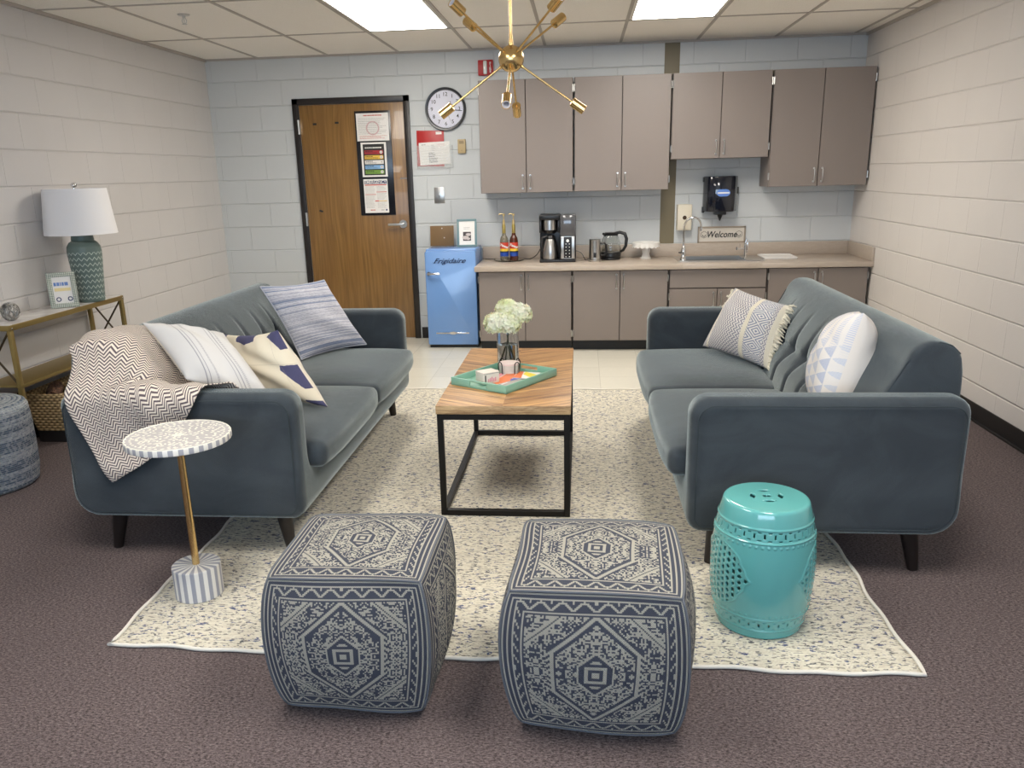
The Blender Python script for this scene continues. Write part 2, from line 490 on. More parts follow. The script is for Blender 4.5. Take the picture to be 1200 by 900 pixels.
for (x, z, a) in ((-.325,1.872,0), (-.13,1.878,0), (-.33,1.145,.3)):
    b = B(); box(b, (-.016,-.0062,-.008), (.016,-.0042,.008), M=Matrix.Translation((x,0,z))@Matrix.Rotation(a,4,'Y')); ob('tape_mark', b, m_ink, dr)
b = B(); box(b, (.395,-.006,1.40), (.454,-.0045,1.413)); ob('scuff_plate', b, m_lam, dr)

# notices on the door
def notice(name, label, cx, cz, w, h, y, mats, draw, cat='notice', tilt=0):
    t = thing(name, label, cat, (cx, y, cz)); t.rotation_euler = (0, tilt, 0)
    b = B(); box(b, (-w/2, 0, -h/2), (w/2, .002, h/2)); ob('sheet', b, mats[0], t, 0)
    b = B(); draw(b, w, h); ob('print', b, mats[1:], t, 0)
    return t
bk = thing('notice_board', 'tall black backing board mounted on the wooden door, holding three notices', 'notice board', (-1.775, D-.0125, 1.53))
b = B(); box(b, (-.155, 0, -.43), (.155, .008, .435), .002)
ob('board', b, Mat('black_board_gloss', (.008,.009,.014), .2), bk)
def lines(b, x0, x1, z0, z1, n, i, hgt=.0028, jit=.25, y=-.0006):
    for k in range(n):
        z = z1-(z1-z0)*(k+.5)/n; e = x1-(x1-x0)*random.random()*jit; xx = x0
        while xx < e-.004:
            wd = min(random.uniform(.006, .02), e-xx); box(b, (xx, y, z-hgt/2), (xx+wd, 0, z+hgt/2)); xx += wd+.003
    idx(b, i)
m_pinkink = Mat('faded_pink_print', (.62,.42,.42), .8)
def d1(b, w, h):
    lines(b, -w*.27, w*.3, h*.38, h*.45, 1, 0, .009, 0)
    lines(b, -w*.44, w*.44, -h*.27, h*.34, 11, 1)
    lines(b, -w*.42, w*.44, -h*.43, -h*.30, 3, 0)
    for k in range(40):
        a = 2*PI*k/40; box(b, (math.cos(a)*.052-.005, -.0009, math.sin(a)*.052-.014), (math.cos(a)*.052+.005, -.0003, math.sin(a)*.052-.004))
    idx(b, 2)
notice('fire_notice', 'white notice with red heading and lines of small print, topmost on the door board', -1.777, 1.834, .28, .225, D-.016, [m_paper, m_redink, m_inkgrey, m_pinkink], d1)
stripe = [Mat('stripe_%s' % n, c, .5) for n, c in (('red',(.35,.02,.03)), ('yellow',(.70,.45,.06)), ('white',(.75,.72,.68)), ('blue',(.22,.42,.68)), ('green',(.17,.33,.05)))]
def d2(b, w, h):
    box(b, (-w*.42, -.0005, -h*.45), (w*.42, 0, h*.45)); idx(b, 0)
    lines(b, -w*.34, w*.34, h*.31, h*.38, 1, 3, .010, 0, -.001)
    for k in range(5):
        z1 = h*(.27-.143*k); box(b, (-w*.37, -.0012, z1-h*.112), (w*.37, 0, z1)); idx(b, 1+k)
        lines(b, -w*.33, w*.0, z1-h*.05, z1-h*.01, 1, 0, .006, .2, -.0016)
        lines(b, -w*.33, w*.17, z1-h*.10, z1-h*.05, 2, 0, .002, .2, -.0016)
        cyl(b, (w*.29, 0, z1-h*.056), (w*.29, -.0018, z1-h*.056), .0125, .0125, 16); idx(b, 3)
        cyl(b, (w*.29, 0, z1-h*.056), (w*.29, -.0022, z1-h*.056), .004, .004, 10); idx(b, 0)
notice('alert_chart', 'black chart with red, yellow, white, blue and green bars, middle notice on the door', -1.781, 1.567, .222, .285, D-.016, [m_paper, m_ink]+stripe, d2, 'chart')
m_navy = Mat('navy_print', (.02,.035,.12), .6)
def d3(b, w, h):
    box(b, (-w*.46, -.0005, h*.36), (w*.46, 0, h*.46)); idx(b, 0)
    text(b, 'EMERGENCY', .036, face_back(0, -.001, h*.41), .0003, bold=.0006, sx=.92); idx(b, 1)
    box(b, (-w*.45, -.0005, h*.315), (w*.45, 0, h*.345)); box(b, (-w*.45, -.0005, h*.04), (-w*.01, 0, h*.058)); box(b, (w*.02, -.0005, h*.11), (w*.44, 0, h*.13)); box(b, (-w*.06, -.0005, -h*.16), (w*.1, 0, -h*.13)); idx(b, 2)
    box(b, (w*.1, -.0005, -h*.155), (w*.44, 0, -h*.135)); idx(b, 3)
    lines(b, -w*.44, -w*.04, h*.08, h*.30, 7, 4, .002); lines(b, w*.04, w*.44, h*.15, h*.30, 5, 4, .002)
    lines(b, -w*.44, -w*.04, -h*.36, h*.02, 12, 4, .002); lines(b, w*.04, w*.44, -h*.11, h*.09, 7, 4, .002); lines(b, w*.04, w*.44, -h*.36, -h*.17, 6, 4, .002)
    lines(b, -w*.27, -w*.08, -h*.44, -h*.39, 1, 2, .009, 0); lines(b, w*.18, w*.33, -h*.44, -h*.39, 2, 4, .003, 0)
    cyl(b, (w*.4, 0, -h*.415), (w*.4, -.0006, -h*.415), .008, .008, 12); idx(b, 0)
notice('emergency_poster', 'white poster headed EMERGENCY with red bars, lowest on the door board', -1.783, 1.263, .212, .285, D-.016, [m_paper, m_navy, m_paper, m_redink, stripe[1], m_inkgrey], d3, 'poster')

# ------------------------------------------------------------------ cabinets
def pull(b, x, y, z0, z1):
    tube(b, [(x,y,z0),(x,y-.022,z0+.006),(x,y-.028,(z0+z1)/2),(x,y-.022,z1-.006),(x,y,z1)], .0042, 8)
    for z in (z0, z1): cyl(b, (x,y,z), (x,y-.004,z), .008, .008, 10)
def hinge(b, x, y, z): 
    cyl(b, (x,y-.006,z-.028), (x,y-.006,z+.028), .005, .005, 8); box(b, (x-.007,y-.003,z-.024), (x+.007,y+.0005,z+.024))
def upper(x0, z0, z1, label):
    W = .7615; t = thing('wall_cabinet', label, 'cabinet', (x0, D, z0), group='taupe wall cabinets over the counter')
    H = z1-z0; y0 = -.31
    b = B(); box(b, (.003, y0, 0), (W-.003, -.001, H), .001); ob('body', b, m_lam, t, 0)
    b = B(); box(b, (.006, y0-.0006, .004), (W-.006, y0, H-.004)); ob('gap_shade', b, m_gapshade, t, 0)  # thin dark sheet over the body front, painted shade between the doors
    for k in range(2):
        a = .007+k*(W/2-.004); e = a+W/2-.010
        b = B(); box(b, (a, y0-.019, .001), (e, y0-.001, H-.001), .0012, 1); d = ob('door', b, m_lam, t, 0)
        b = B(); pull(b, (e-.028 if k == 0 else a+.028), y0-.019, .035, .135); ob('handle', b, m_steel, d)
        for hz in (.08, H-.08):
            b = B(); hinge(b, (a-.003 if k == 0 else e+.003), y0-.016, hz); ob('hinge', b, m_steel, d)
for i, (z0, l) in enumerate(((1.27, 'taupe two-door wall cabinet at the left end, beside the clock'), (1.27, 'taupe two-door wall cabinet over the coffee maker and frother'),
        (1.50, 'short taupe two-door wall cabinet above the sink and towel dispenser'), (1.27, 'tall taupe two-door wall cabinet in the right corner'))):
    upper(-.829+.7685*i-(.002*i), z0, 2.14, l)
def lower(x0, sink, label):
    W = .7615; t = thing('base_cabinet', label, 'cabinet', (x0, D, 0), group='taupe base cabinets under the counter')
    y0 = -.58
    b = B()
    if sink:
        box(b, (.001, y0, .085), (.019, -.001, .664)); box(b, (W-.019, y0, .085), (W-.001, -.001, .664)); box(b, (.019, y0, .085), (W-.019, -.001, .103))
        box(b, (.019, -.012, .103), (W-.019, -.001, .664)); box(b, (.019, y0, .103), (W-.019, y0+.018, .664))
    else: box(b, (.001, y0, .085), (W-.001, -.001, .664), .001)
    ob('body', b, m_lam, t, 0)
    b = B(); box(b, (.001, y0+.06, 0), (W-.001, -.02, .085)); ob('toe_kick', b, m_rubber, t, 0)
    b = B(); box(b, (.002, y0-.0008, .088), (W-.002, y0, .663)); ob('gap_shade', b, m_gapshade, t, 0)  # same dark sheet: shade around the base doors put in as colour
    zt = .655
    if sink:
        b = B(); box(b, (.008, y0-.02, .512), (W-.008, y0-.001, zt), .0012, 1); ob('false_drawer_front', b, m_lam, t, 0); zt = .503
    for k in range(2):
        a = .007+k*(W/2-.004); e = a+W/2-.010
        b = B(); box(b, (a, y0-.02, .092), (e, y0-.001, zt), .0012, 1); d = ob('door', b, m_lam, t, 0)
        b = B(); pull(b, (e-.026 if k == 0 else a+.026), y0-.02, zt-.14, zt-.03); ob('handle', b, m_steel, d)
        for hz in (.15, zt-.06):
            b = B(); hinge(b, (a-.003 if k == 0 else e+.003), y0-.017, hz); ob('hinge', b, m_steel, d)
for i, l in enumerate(('taupe two-door base cabinet right beside the blue fridge', 'taupe two-door base cabinet behind the coffee table, below the kettle',
        'taupe sink base cabinet with blank panel above two small doors', 'taupe base cabinet in the right corner, mostly behind the sofa')):
    lower(-.838+.7685*i-(.002*i), i == 2, l)

# worktop with splash, hole for the sink left open
ct = thing('countertop', 'long beige laminate countertop with upstand along the back wall', 'countertop', (0, D, .664))
SX0, SX1, SY0, SY1 = .80, 1.40, -.47, -.08
b = B(); y0 = -.6375; x0, x1 = -.862, XR-.001
box(b, (x0, y0, 0), (SX0, -.001, .041), .004); box(b, (SX1, y0, 0), (x1, -.001, .041), .004)
box(b, (SX0-.005, y0, 0), (SX1+.005, SY0, .041), .004); box(b, (SX0-.005, SY1, 0), (SX1+.005, -.001, .041), .004)
ob('worktop', b, m_counter, ct)
b = B(); box(b, (x0, -.02, .041), (x1, -.001, .147), .003); box(b, (x1-.018, y0+.004, .041), (x1, -.021, .147), .003); ob('upstand', b, m_counter, ct)

sk = thing('kitchen_sink', 'stainless steel drop-in sink set in the beige counter', 'sink', (1.10, D-.275, .7055))
b = B(); X0, X1, Y0, Y1 = -.32, .36, -.215, .215; ax0, ax1, ay0, ay1 = -.27, .22, -.165, .165
for lo, hi in (((X0,Y0,0),(ax0,Y1,.004)), ((ax1,Y0,0),(X1,Y1,.004)), ((ax0,Y0,0),(ax1,ay0,.004)), ((ax0,ay1,0),(ax1,Y1,.004))): box(b, lo, hi)
ob('rim', b, m_steel, sk)
b = B(); w = .003
box(b, (ax0,ay0,-.16), (ax1,ay1,-.157)); box(b, (ax0-w,ay0,-.16), (ax0,ay1,.0)); box(b, (ax1,ay0,-.16), (ax1+w,ay1,.0)); box(b, (ax0,ay0-w,-.16), (ax1,ay0,.0)); box(b, (ax0,ay1,-.16), (ax1,ay1+w,.0))
lathe(b, [(.04,-.156),(.03,-.153),(.0,-.155)], 20); ob('bowl', b, m_steel, sk)

fa = thing('kitchen_faucet', 'tall chrome gooseneck faucet at the left end of the sink', 'faucet', (.825, 6.80, .7095))
b = B(); lathe(b, [(.026,0),(.026,.01),(.020,.02),(.018,.05),(.021,.07),(.016,.09),(.010,.11),(.009,.12)], 20); ob('base', b, m_chrome, fa)
b = B(); pts = [(0,0,.11),(-.002,0,.22),(0,-.005,.27)]+[(.065-.065*math.cos(a), -.02-.02*math.sin(a), .27+.07*math.sin(a)) for a in np.linspace(.15, PI*.92, 12)]+[(.131,-.02,.26)]
tube(b, pts, .0075, 10); cyl(b, (.131,-.02,.268), (.132,-.02,.232), .011, .010, 12); ob('spout', b, m_chrome, fa)
b = B(); tube(b, [(-.005,-.01,.055),(-.02,-.03,.06),(-.04,-.045,.066)], .006, 8); ob('lever', b, m_chrome, fa)
tp = thing('drinking_tap', 'small chrome drinking tap at the right end of the sink', 'tap', (1.315, 6.80, .7095))
b = B(); cyl(b, (0,0,0), (0,0,.13), .011, .010, 12); cyl(b, (0,0,.13), (.008,0,.162), .008, .006, 10); box(b, (.013,-.006,.05), (.022,.006,.155), .003); ob('body', b, m_chrome, tp)
b = B(); tube(b, [(0,0,.085),(-.03,-.01,.085),(-.06,-.015,.083),(-.068,-.016,.098)], .006, 8); cyl(b, (-.068,-.016,.076), (-.068,-.016,.1), .009, .009, 10); tube(b, [(-.04,-.01,.088),(-.045,-.01,.125)], .002, 6); ob('spout', b, m_chrome, tp)

bd = thing('serving_tray', 'flat white rectangular tray lying on the counter right of the sink', 'tray', (1.60, 6.93, .706), -.02)
b = B(); prism(b, rpoly(-.13,-.15,.13,.15,.02), 0, .008, 'z'); ob('base', b, m_white, bd)
b = B(); P = rpoly(-.13,-.15,.13,.15,.02); tube(b, [(x,y,.011) for x, y in P], .005, 6, closed=True); ob('rim', b, m_white, bd)

# steel channel on the wall
b = B(); box(b, (.666, D-.03, .812), (.788, D-.0005, ZC-.001), .003)
for z in (2.36, 2.19, 1.44, 1.13): cyl(b, (.688, D-.03, z), (.688, D-.031, z), .005, .005, 10)
cc = ob('cable_channel', b, m_olive); setp(cc, 'olive-brown steel channel running up the wall behind the cabinets', 'channel')
# the channel passes behind the cabinets
cc.data.transform(Matrix.Translation((0, D, 0)) @ Matrix.Diagonal((1, .03, 1, 1)) @ Matrix.Translation((0, -D, 0)))

# ------------------------------------------------------------------ wall items
cl = thing('wall_clock', 'round black-rimmed wall clock with white face beside the door', 'clock', (-1.142, D, 1.958))
b = B(); prof = [(.150,-.012),(.158,-.034),(.170,-.036),(.174,-.022),(.172,-.002)]
n = 56; rows = [[b.verts.new((r*math.cos(2*PI*k/n), y, r*math.sin(2*PI*k/n))) for k in range(n)] for r, y in prof]
for i in range(len(rows)-1): bridge(b, rows[i+1], rows[i])
ob('rim', b, m_black, cl)
b = B(); cyl(b, (0,-.001,0), (0,-.012,0), .1515, .1515, 56); ob('dial', b, Mat('clock_face', (.72,.72,.82), .5), cl, 30)
b = B()
for k in range(1, 13):
    a = 2*PI*k/12; text(b, str(k), .043, face_back(.117*math.sin(a), -.0135, .117*math.cos(a)), .0004, bold=.0003)
for k in range(60):
    a = 2*PI*k/60; r = .147
    box(b, (-.0008,-.0135,r-(.008 if k % 5 == 0 else .004)), (.0008,-.0125,r), M=Matrix.Rotation(a,4,'Y'))
ob('numerals', b, m_ink, cl, 0)
def hand(name, ang, ln, w, y):
    b = B(); prism(b, [(-w,-.02),(w,-.02),(w*.5,ln),(-w*.5,ln)], y, y-.001, 'y'); o = ob(name, b, m_ink, cl, 0); o.rotation_euler = (0, math.radians(ang), 0)
hand('minute_hand', 97, .140, .0045, -.016); hand('hour_hand', 38, .075, .005, -.0145); hand('second_hand', 157, .12, .0012, -.018)
b = B(); cyl(b, (0,-.012,0), (0,-.02,0), .007, .007, 14); ob('hub', b, m_ink, cl)

sx = thing('fire_alarm_strobe', 'square red fire alarm strobe high on the wall left of the cabinets', 'fire alarm', (-.792, D, 2.268))
b = B(); box(b, (-.0625,-.035,-.06), (.0625,-.001,.06), .006); ob('housing', b, m_red, sx)
b = B(); box(b, (-.017,-.05,-.052), (.013,-.034,.052), .007, 3); ob('lens', b, Mat('strobe_lens', (.75,.78,.74), .15, Coat_Weight=.5), sx)
b = B(); 
for ch, z in zip('FIRE', (.030,.010,-.010,-.030)): text(b, ch, .028, face_back(.04, -.0358, z), .0004, bold=.001)
ob('lettering', b, m_paper, sx, 0)

fh = thing('wall_file_holder', 'clear plastic file pocket fixed to the wall below the clock', 'file holder', (-1.255, D, 1.60))
b = B(); box(b, (-.15,-.028,-.115), (.16,-.026,.07), .001); box(b, (-.15,-.026,-.115), (.16,-.001,-.112)); box(b, (-.15,-.028,-.115), (-.148,-.001,.07)); box(b, (.158,-.028,-.115), (.16,-.001,.07))
ob('pocket', b, Mat('clear_acrylic', (.8,.83,.83), .1, Alpha=.16), fh)
rf = thing('red_folder', 'red folder with white tab standing in the wall file pocket', 'folder', (-1.29, D-.007, 1.60))
b = B(); box(b, (-.115,-.004,-.10), (.12,.003,.19), .001, M=Matrix.Rotation(math.radians(1.5),4,'Y')); ob('cover', b, m_red, rf)
b = B(); box(b, (.055,-.0055,.158), (.105,-.0045,.180)); ob('tab_label', b, m_paper, rf, 0)
def dm(b, w, h):
    lines(b, -w*.42, -w*.28, h*.36, h*.44, 1, 0, .006, 0)
    for z in (.12, -.0, -.12, -.24, -.36): box(b, (-w*.42, -.0005, h*z), (w*.42, 0, h*z+.0015))
    idx(b, 0)
    lines(b, -w*.2, w*.1, -h*.42, h*.06, 6, 1, .006, .5); lines(b, -w*.1, w*.05, h*.1, h*.4, 4, 0, .004, .3)
    lines(b, w*.1, w*.35, h*.28, h*.42, 2, 2, .004, .1)
notice('evacuation_map', 'white printed plan sheet in the clear wall pocket under the clock', -1.25, 1.605, .265, .185, D-.016, [m_paper, m_inkgrey, m_ink, m_pinkink], dm, 'paper', math.radians(-2))

th = thing('wall_thermostat', 'small beige thermostat on the wall right of the red folder', 'thermostat', (-1.015, D, 1.656))
b = B(); box(b, (-.034,-.028,-.057), (.034,-.001,.057), .005); ob('housing', b, Mat('tan_plastic', (.50,.38,.20), .4), th)
b = B(); box(b, (-.02,-.0295,.02), (.02,-.0278,.045)); cyl(b, (.0,-.028,-.035), (.0,-.030,-.035), .004, .004, 8); ob('dial_window', b, Mat('dark_tan', (.30,.22,.11), .4), th)
sw = thing('switch_plate', 'blank steel switch plate on the wall above the fridge', 'switch plate', (-1.228, D, 1.256))
b = B(); box(b, (-.045,-.006,-.067), (.045,-.001,.067), .003); ob('plate', b, m_steel, sw)
b = B(); box(b, (-.007,-.012,-.014), (.007,-.006,.014), .002); ob('toggle', b, m_steel, sw)

sd = thing('soap_dispenser', 'cream wall-mounted soap dispenser behind the gooseneck faucet', 'soap dispenser', (.862, D, 1.03))
b = B(); box(b, (-.06,-.085,-.105), (.06,-.001,.108), .008); ob('body', b, Mat('cream_plastic', (.68,.62,.50), .35), sd)
b = B(); cyl(b, (.0,-.085,.0), (.0,-.0865,.0), .017, .017, 24); ob('sight_window', b, Mat('brown_window', (.06,.035,.02), .2), sd)
td = thing('paper_towel_dispenser', 'smoky black centre-pull paper towel dispenser on the wall over the sink', 'towel dispenser', (1.15, D, 1.215))
b = B(); pr = [(-.135,-.001)]+[(-.135,-.07)]+[(-.115+.0, -.10)]+[(.118*math.cos(a)*-1, -.10-.055*math.sin(a)) for a in np.linspace(.3, PI-.3, 9)]+[(.115,-.10),(.135,-.07),(.135,-.001)]
prism(b, pr, -.14, .145, 'z', .008)
ob('cover', b, Mat('smoked_plastic', (.006,.008,.016), .08, Coat_Weight=.6), td, 50)
b = B(); box(b, (-.145,-.06,-.15), (-.125,-.03,-.10), .003); box(b, (-.145,-.06,.10), (-.125,-.03,.14), .003); box(b, (.134,-.05,-.0), (.15,-.03,.055), .003); ob('latch', b, m_black, td)
b = B(); box(b, (-.045,-.13,-.165), (.045,-.05,-.14), .004); cyl(b, (0,-.09,-.165), (0,-.09,-.215), .024, .004, 14); ob('nozzle', b, m_black, td)
b = B(); P = [(.036*math.cos(a)*1.0+(.018 if math.cos(a) > 0 else -.018), .029*math.sin(a)) for a in np.linspace(0, 2*PI, 24, endpoint=False)]
prism(b, P, -.1565, -.154, 'y'); idx(b, 0)
box(b, (-.048,-.1575,-.006), (.048,-.1562,.006)); idx(b, 1)
o = ob('badge', b, [Mat('badge_blue', (.10,.22,.60), .3), m_paper], td, 0); o.location = (.01, 0, .012)
ws = thing('welcome_sign', 'small wooden framed Welcome sign leaning on the wall behind the sink', 'sign', (1.184, D-.004, .8115))
b = B(); w, h = .198, .137
box(b, (-w,-.014,0), (w,-.001,.012), .001); box(b, (-w,-.014,h-.012), (w,-.001,h), .001); box(b, (-w,-.014,0), (-w+.012,-.001,h), .001); box(b, (w-.012,-.014,0), (w,-.001,h), .001)
ob('frame', b, Mat('limed_wood', (.33,.27,.21), .6), ws)
b = B(); box(b, (-w+.012,-.008,.012), (w-.012,-.001,h-.012)); ob('panel', b, Mat('cream_board', (.60,.55,.48), .6), ws, 0)
b = B(); text(b, 'Welcome', .074, face_back(0,-.009,.068), .0005, shear=.25, bold=.0012, sx=.86)
for s in (-1, 1):
    for k in range(6):
        a0 = PI/6+k*PI/3; p0 = Vector((s*.145+.029*math.cos(a0), -.009, .070+.029*math.sin(a0))); p1 = Vector((s*.145+.029*math.cos(a0+PI/3), -.009, .070+.029*math.sin(a0+PI/3)))
        cyl(b, p0, p1, .0015, .0015, 5)
    tube(b, [(s*.145+.012*math.cos(a), -.009, .066+.012*math.sin(a)) for a in np.linspace(PI*.9, PI*2.1, 9)], .0026, 6)
ob('lettering', b, m_ink, ws, 0)

# ------------------------------------------------------------------ fridge and things on it
fr = thing('mini_fridge', 'sky blue retro compact fridge between door and cabinets', 'fridge', (-1.086, 6.735, 0))
b = B(); box(b, (-.213,.045,.03), (.213,.435,.832), .012, 3); ob('body', b, m_fridge, fr)
b = B(); prism(b, rpoly(-.215,.028,.215,.818,[.018,.018,.012,.012]), 0, .04, 'y', .008); ob('door', b, m_fridge, fr, 35)
b = B(); box(b, (-.205,.02,.003), (.205,.42,.03)); ob('base', b, m_black, fr)
b = B(); cyl(b, (-.18,0,.637), (-.18,-.03,.637), .018, .015, 16); box(b, (-.195,-.045,.627), (-.085,-.028,.645), .007, 3); ob('handle', b, m_chrome, fr)
b = B(); text(b, 'Frigidaire', .058, face_back(-.01,-.0025,.737), .0012, shear=.5, bold=.0004, sx=1.22); box(b, (-.15,-.0025,.7235), (.12,-.001,.725)); ob('logo', b, Mat('navy_chrome_script', (.03,.05,.12), .2, .6), fr, 0)
b = B(); box(b, (-.145,-.006,.124), (.14,-.0005,.136), .002); lathe(b, [(.0,0),(.03,.0),(.034,.004),(.03,.008),(0,.008)], 20, (0,0,0))
o = ob('trim_bar', b, m_chrome, fr)
for v in o.data.vertices:
    if abs(v.co.x) < .036 and v.co.z < .05: v.co = Vector((v.co.x, -v.co.z, .130+v.co.y*.4))
bb = thing('brown_clipboard', 'small brown hardboard panel leaning upright on the blue fridge', 'board', (-1.2, 7.05, .8335))
b = B(); box(b, (-.103,-.006,0), (.103,.0,.172), .001); o = ob('panel', b, Mat('hardboard', (.17,.095,.035), .6), bb); o.rotation_euler = (math.radians(-9), 0, 0)
b = B()
for p in ((.0,.15), (.02,.07)): cyl(b, (p[0],-.006,p[1]), (p[0],-.009,p[1]), .004, .004, 8)
o = ob('pin', b, m_paper, bb); o.rotation_euler = (math.radians(-9), 0, 0)

def photo_frame(name, label, loc, rz, w, h, bw, mat, matw, tilt, draw, cat='picture frame'):
    t = thing(name, label, cat, loc, rz)
    R = Matrix.Rotation(-tilt, 4, 'X')
    b = B()
    box(b, (-w/2,-.012,0), (w/2,0,bw), .002); box(b, (-w/2,-.012,h-bw), (w/2,0,h), .002); box(b, (-w/2,-.012,bw), (-w/2+bw,0,h-bw), .002); box(b, (w/2-bw,-.012,bw), (w/2,0,h-bw), .002)
    b.transform(R); ob('frame', b, mat, t)
    b = B(); box(b, (-w/2+bw,-.006,bw), (w/2-bw,0,h-bw)); b.transform(R); ob('picture_mount', b, m_paper, t, 0)
    b = B(); draw(b, w, h); b.transform(R); ob('picture', b, matw, t, 0)
    b = B(); prism(b, [(-.02,0),(.02,0),(.012,h*.6),(-.012,h*.6)], .0, .003, 'y'); b.transform(Matrix.Translation((0, h*.34, 0)) @ Matrix.Rotation(math.radians(20), 4, 'X')); ob('easel', b, Mat('brown_easel', (.05,.02,.012), .6), t, 0)
    return t
def pf(b, w, h):
    box(b, (-w*.20,-.008,h*.22), (w*.20,-.006,h*.54)); idx(b, 0)
    for x, z, a, c_ in ((-.08,.33,.026,.016),(.07,.44,.022,.012),(.06,.29,.018,.010)):
        prism(b, [(x*w+a*math.cos(q)*(1+.2*math.sin(3*q)), z*h+c_*math.sin(q)) for q in np.linspace(0, 2*PI, 14, endpoint=False)], -.009, -.0078, 'y')
    idx(b, 1)
    lines(b, -w*.16, w*.16, h*.62, h*.72, 2, 2, .003, .2, -.0075)
photo_frame('picture_frame', 'teal-edged picture frame standing on top of the blue fridge', (-.965, 6.93, .833), .06, .168, .232, .018, Mat('teal_frame', (.13,.22,.24), .35), [Mat('photo_dark', (.05,.035,.035), .4), Mat('photo_light', (.55,.48,.45), .5), m_inkgrey], math.radians(10), pf)

# ------------------------------------------------------------------ counter items
CZ = .7055
ds = thing('glass_coaster_tray', 'round clear glass tray under the two syrup bottles', 'tray', (-.615, 7.0, CZ))
b = B(); lathe(b, [(.0,0),(.115,0),(.13,.006),(.135,.012),(.13,.012),(.112,.005),(0,.004)], 40); ob('dish', b, m_glass, ds)
def bottle(x, y, label, liquid, turn):
    t = thing('syrup_bottle', label, 'bottle', (x, y, CZ+.0062), turn, group='pump syrup bottles')
    b = B(); lathe(b, [(0,0),(.034,0),(.036,.004),(.036,.165),(.030,.19),(.018,.21),(.0145,.235),(.0145,.275),(0,.275)], 28); ob('bottle', b, liquid, t, 50)
    b = B(); lathe(b, [(.0152,.225),(.0158,.227),(.0155,.285),(.012,.30),(0,.302)], 20); ob('neck_foil', b, Mat('gold_foil', (.42,.32,.09), .35, .6), t)
    b = B(); cyl(b, (0,0,.30), (0,0,.335), .013, .010, 14); cyl(b, (0,0,.335), (0,0,.375), .004, .004, 8); cyl(b, (0,0,.372), (0,0,.388), .012, .010, 12); tube(b, [(0,0,.384),(-.03,0,.386),(-.042,0,.378)], .0045, 8)
    ob('pump', b, Mat('gold_plastic', (.55,.42,.20), .3, .3), t)
    b = B()
    for z0, z1, r, i in ((.035,.068,.0366,0), (.068,.078,.0366,1), (.078,.098,.0366,2), (.098,.150,.0366,3)):
        lathe(b, [(r,z0),(r,z1)], 28, cap=False); idx(b, i)
    text(b, 'Torani', .026, Matrix.Translation((0,0,.122)) @ Matrix.Rotation(.35,4,'Y') @ face_back(0,-.0385,0), .0004, shear=.2, bold=.0012); idx(b, 4)
    ob('label', b, [Mat('label_blue',(.015,.06,.32),.4), m_ink, Mat('label_yellow',(.8,.55,.05),.4), Mat('label_red',(.6,.06,.03),.4), m_paper], t, 0)
bottle(-.655, 6.985, 'pump syrup bottle with clear syrup, left one on the glass tray', Mat('clear_syrup', (.30,.27,.20), .08, Transmission_Weight=.6), 0)
bottle(-.573, 6.985, 'pump syrup bottle with dark amber syrup, right one on the glass tray', Mat('amber_syrup', (.10,.02,.006), .08, Transmission_Weight=.3), PI*.0)

cm = thing('coffee_maker', 'black and steel coffee maker with thermal carafe on the counter', 'coffee maker', (-.197, 6.80, CZ))
b = B(); box(b, (-.15,-.0,0), (.15,.24,.022), .006); box(b, (-.15,.13,.02), (.15,.24,.37), .006); box(b, (-.15,0,.343), (.02,.24,.386), .006); box(b, (-.15,.10,.24), (.02,.22,.345), .006); box(b, (-.15,.02,.24), (-.132,.12,.345), .004); box(b, (-.0,.02,.24), (.02,.12,.345), .004); cyl(b, (-.065,.085,.232), (-.065,.085,.262), .045, .062, 28)
box(b, (.02,.0,.02), (.15,.24,.215), .004); ob('body', b, m_black, cm)
b = B(); box(b, (.022,.004,.215), (.148,.235,.386), .005); ob('water_tank', b, Mat('smoked_tank', (.09,.09,.095), .1, Coat_Weight=.4), cm)
b = B(); box(b, (.028,-.006,.03), (.055,.0,.212), .002); box(b, (.115,-.006,.03), (.142,.0,.212), .002); box(b, (.055,-.004,.03), (.115,.0,.212)); ob('control_panel', b, m_steel, cm)
b = B(); box(b, (.052,-.0075,.034), (.116,-.003,.206), .002); idx(b, 0); cyl(b, (.084,-.0075,.176), (.084,-.009,.176), .012, .012, 16); idx(b, 1)
for k in range(5):
    for s in (-1, 1): cyl(b, (.084+s*.014,-.0075,.15-.026*k), (.084+s*.014,-.0085,.15-.026*k), .004, .004, 8)
idx(b, 1); ob('buttons', b, [m_black, m_paper], cm)
b = B(); cyl(b, (-.065,.075,.262), (-.065,.075,.34), .063, .063, 28); ob('brew_basket', b, m_steel, cm)
cf = B(); lathe(cf, [(0,.024),(.062,.024),(.064,.03),(.060,.10),(.045,.165),(.036,.19)], 28, (-.06,.075,0)); car = ob('carafe', cf, m_steel, cm)
b = B(); lathe(b, [(.038,.186),(.036,.205),(.02,.222),(0,.224)], 20, (-.06,.075,0)); tube(b, [(-.09,.06,.21),(-.125,.04,.20),(-.138,.03,.15),(-.132,.03,.10),(-.122,.04,.09)], .010, 8); ob('carafe_handle', b, m_black, car)
def cord(label, pts, r=.0035):
    P = [Vector(p) for p in pts]; Q = []
    for i in range(len(P)-1):
        p0, p1, p2, p3 = P[max(i-1,0)], P[i], P[i+1], P[min(i+2, len(P)-1)]
        for k in range(8):
            t = k/8; Q.append(.5*((2*p1)+(p2-p0)*t+(2*p0-5*p1+4*p2-p3)*t*t+(-p0+3*p1-3*p2+p3)*t**3))
    Q.append(P[-1]); b = B(); tube(b, Q, r, 6); return setp(ob('power_cord', b, m_black), label, 'cord', 'black power cords on the counter')
z = CZ+.0037
cord('black cord running from the coffee maker left past the bottles', [(-.35,7.02,.80),(-.38,7.05,.75),(-.44,7.09,z),(-.52,7.12,z),(-.65,7.14,z),(-.84,7.13,z)])
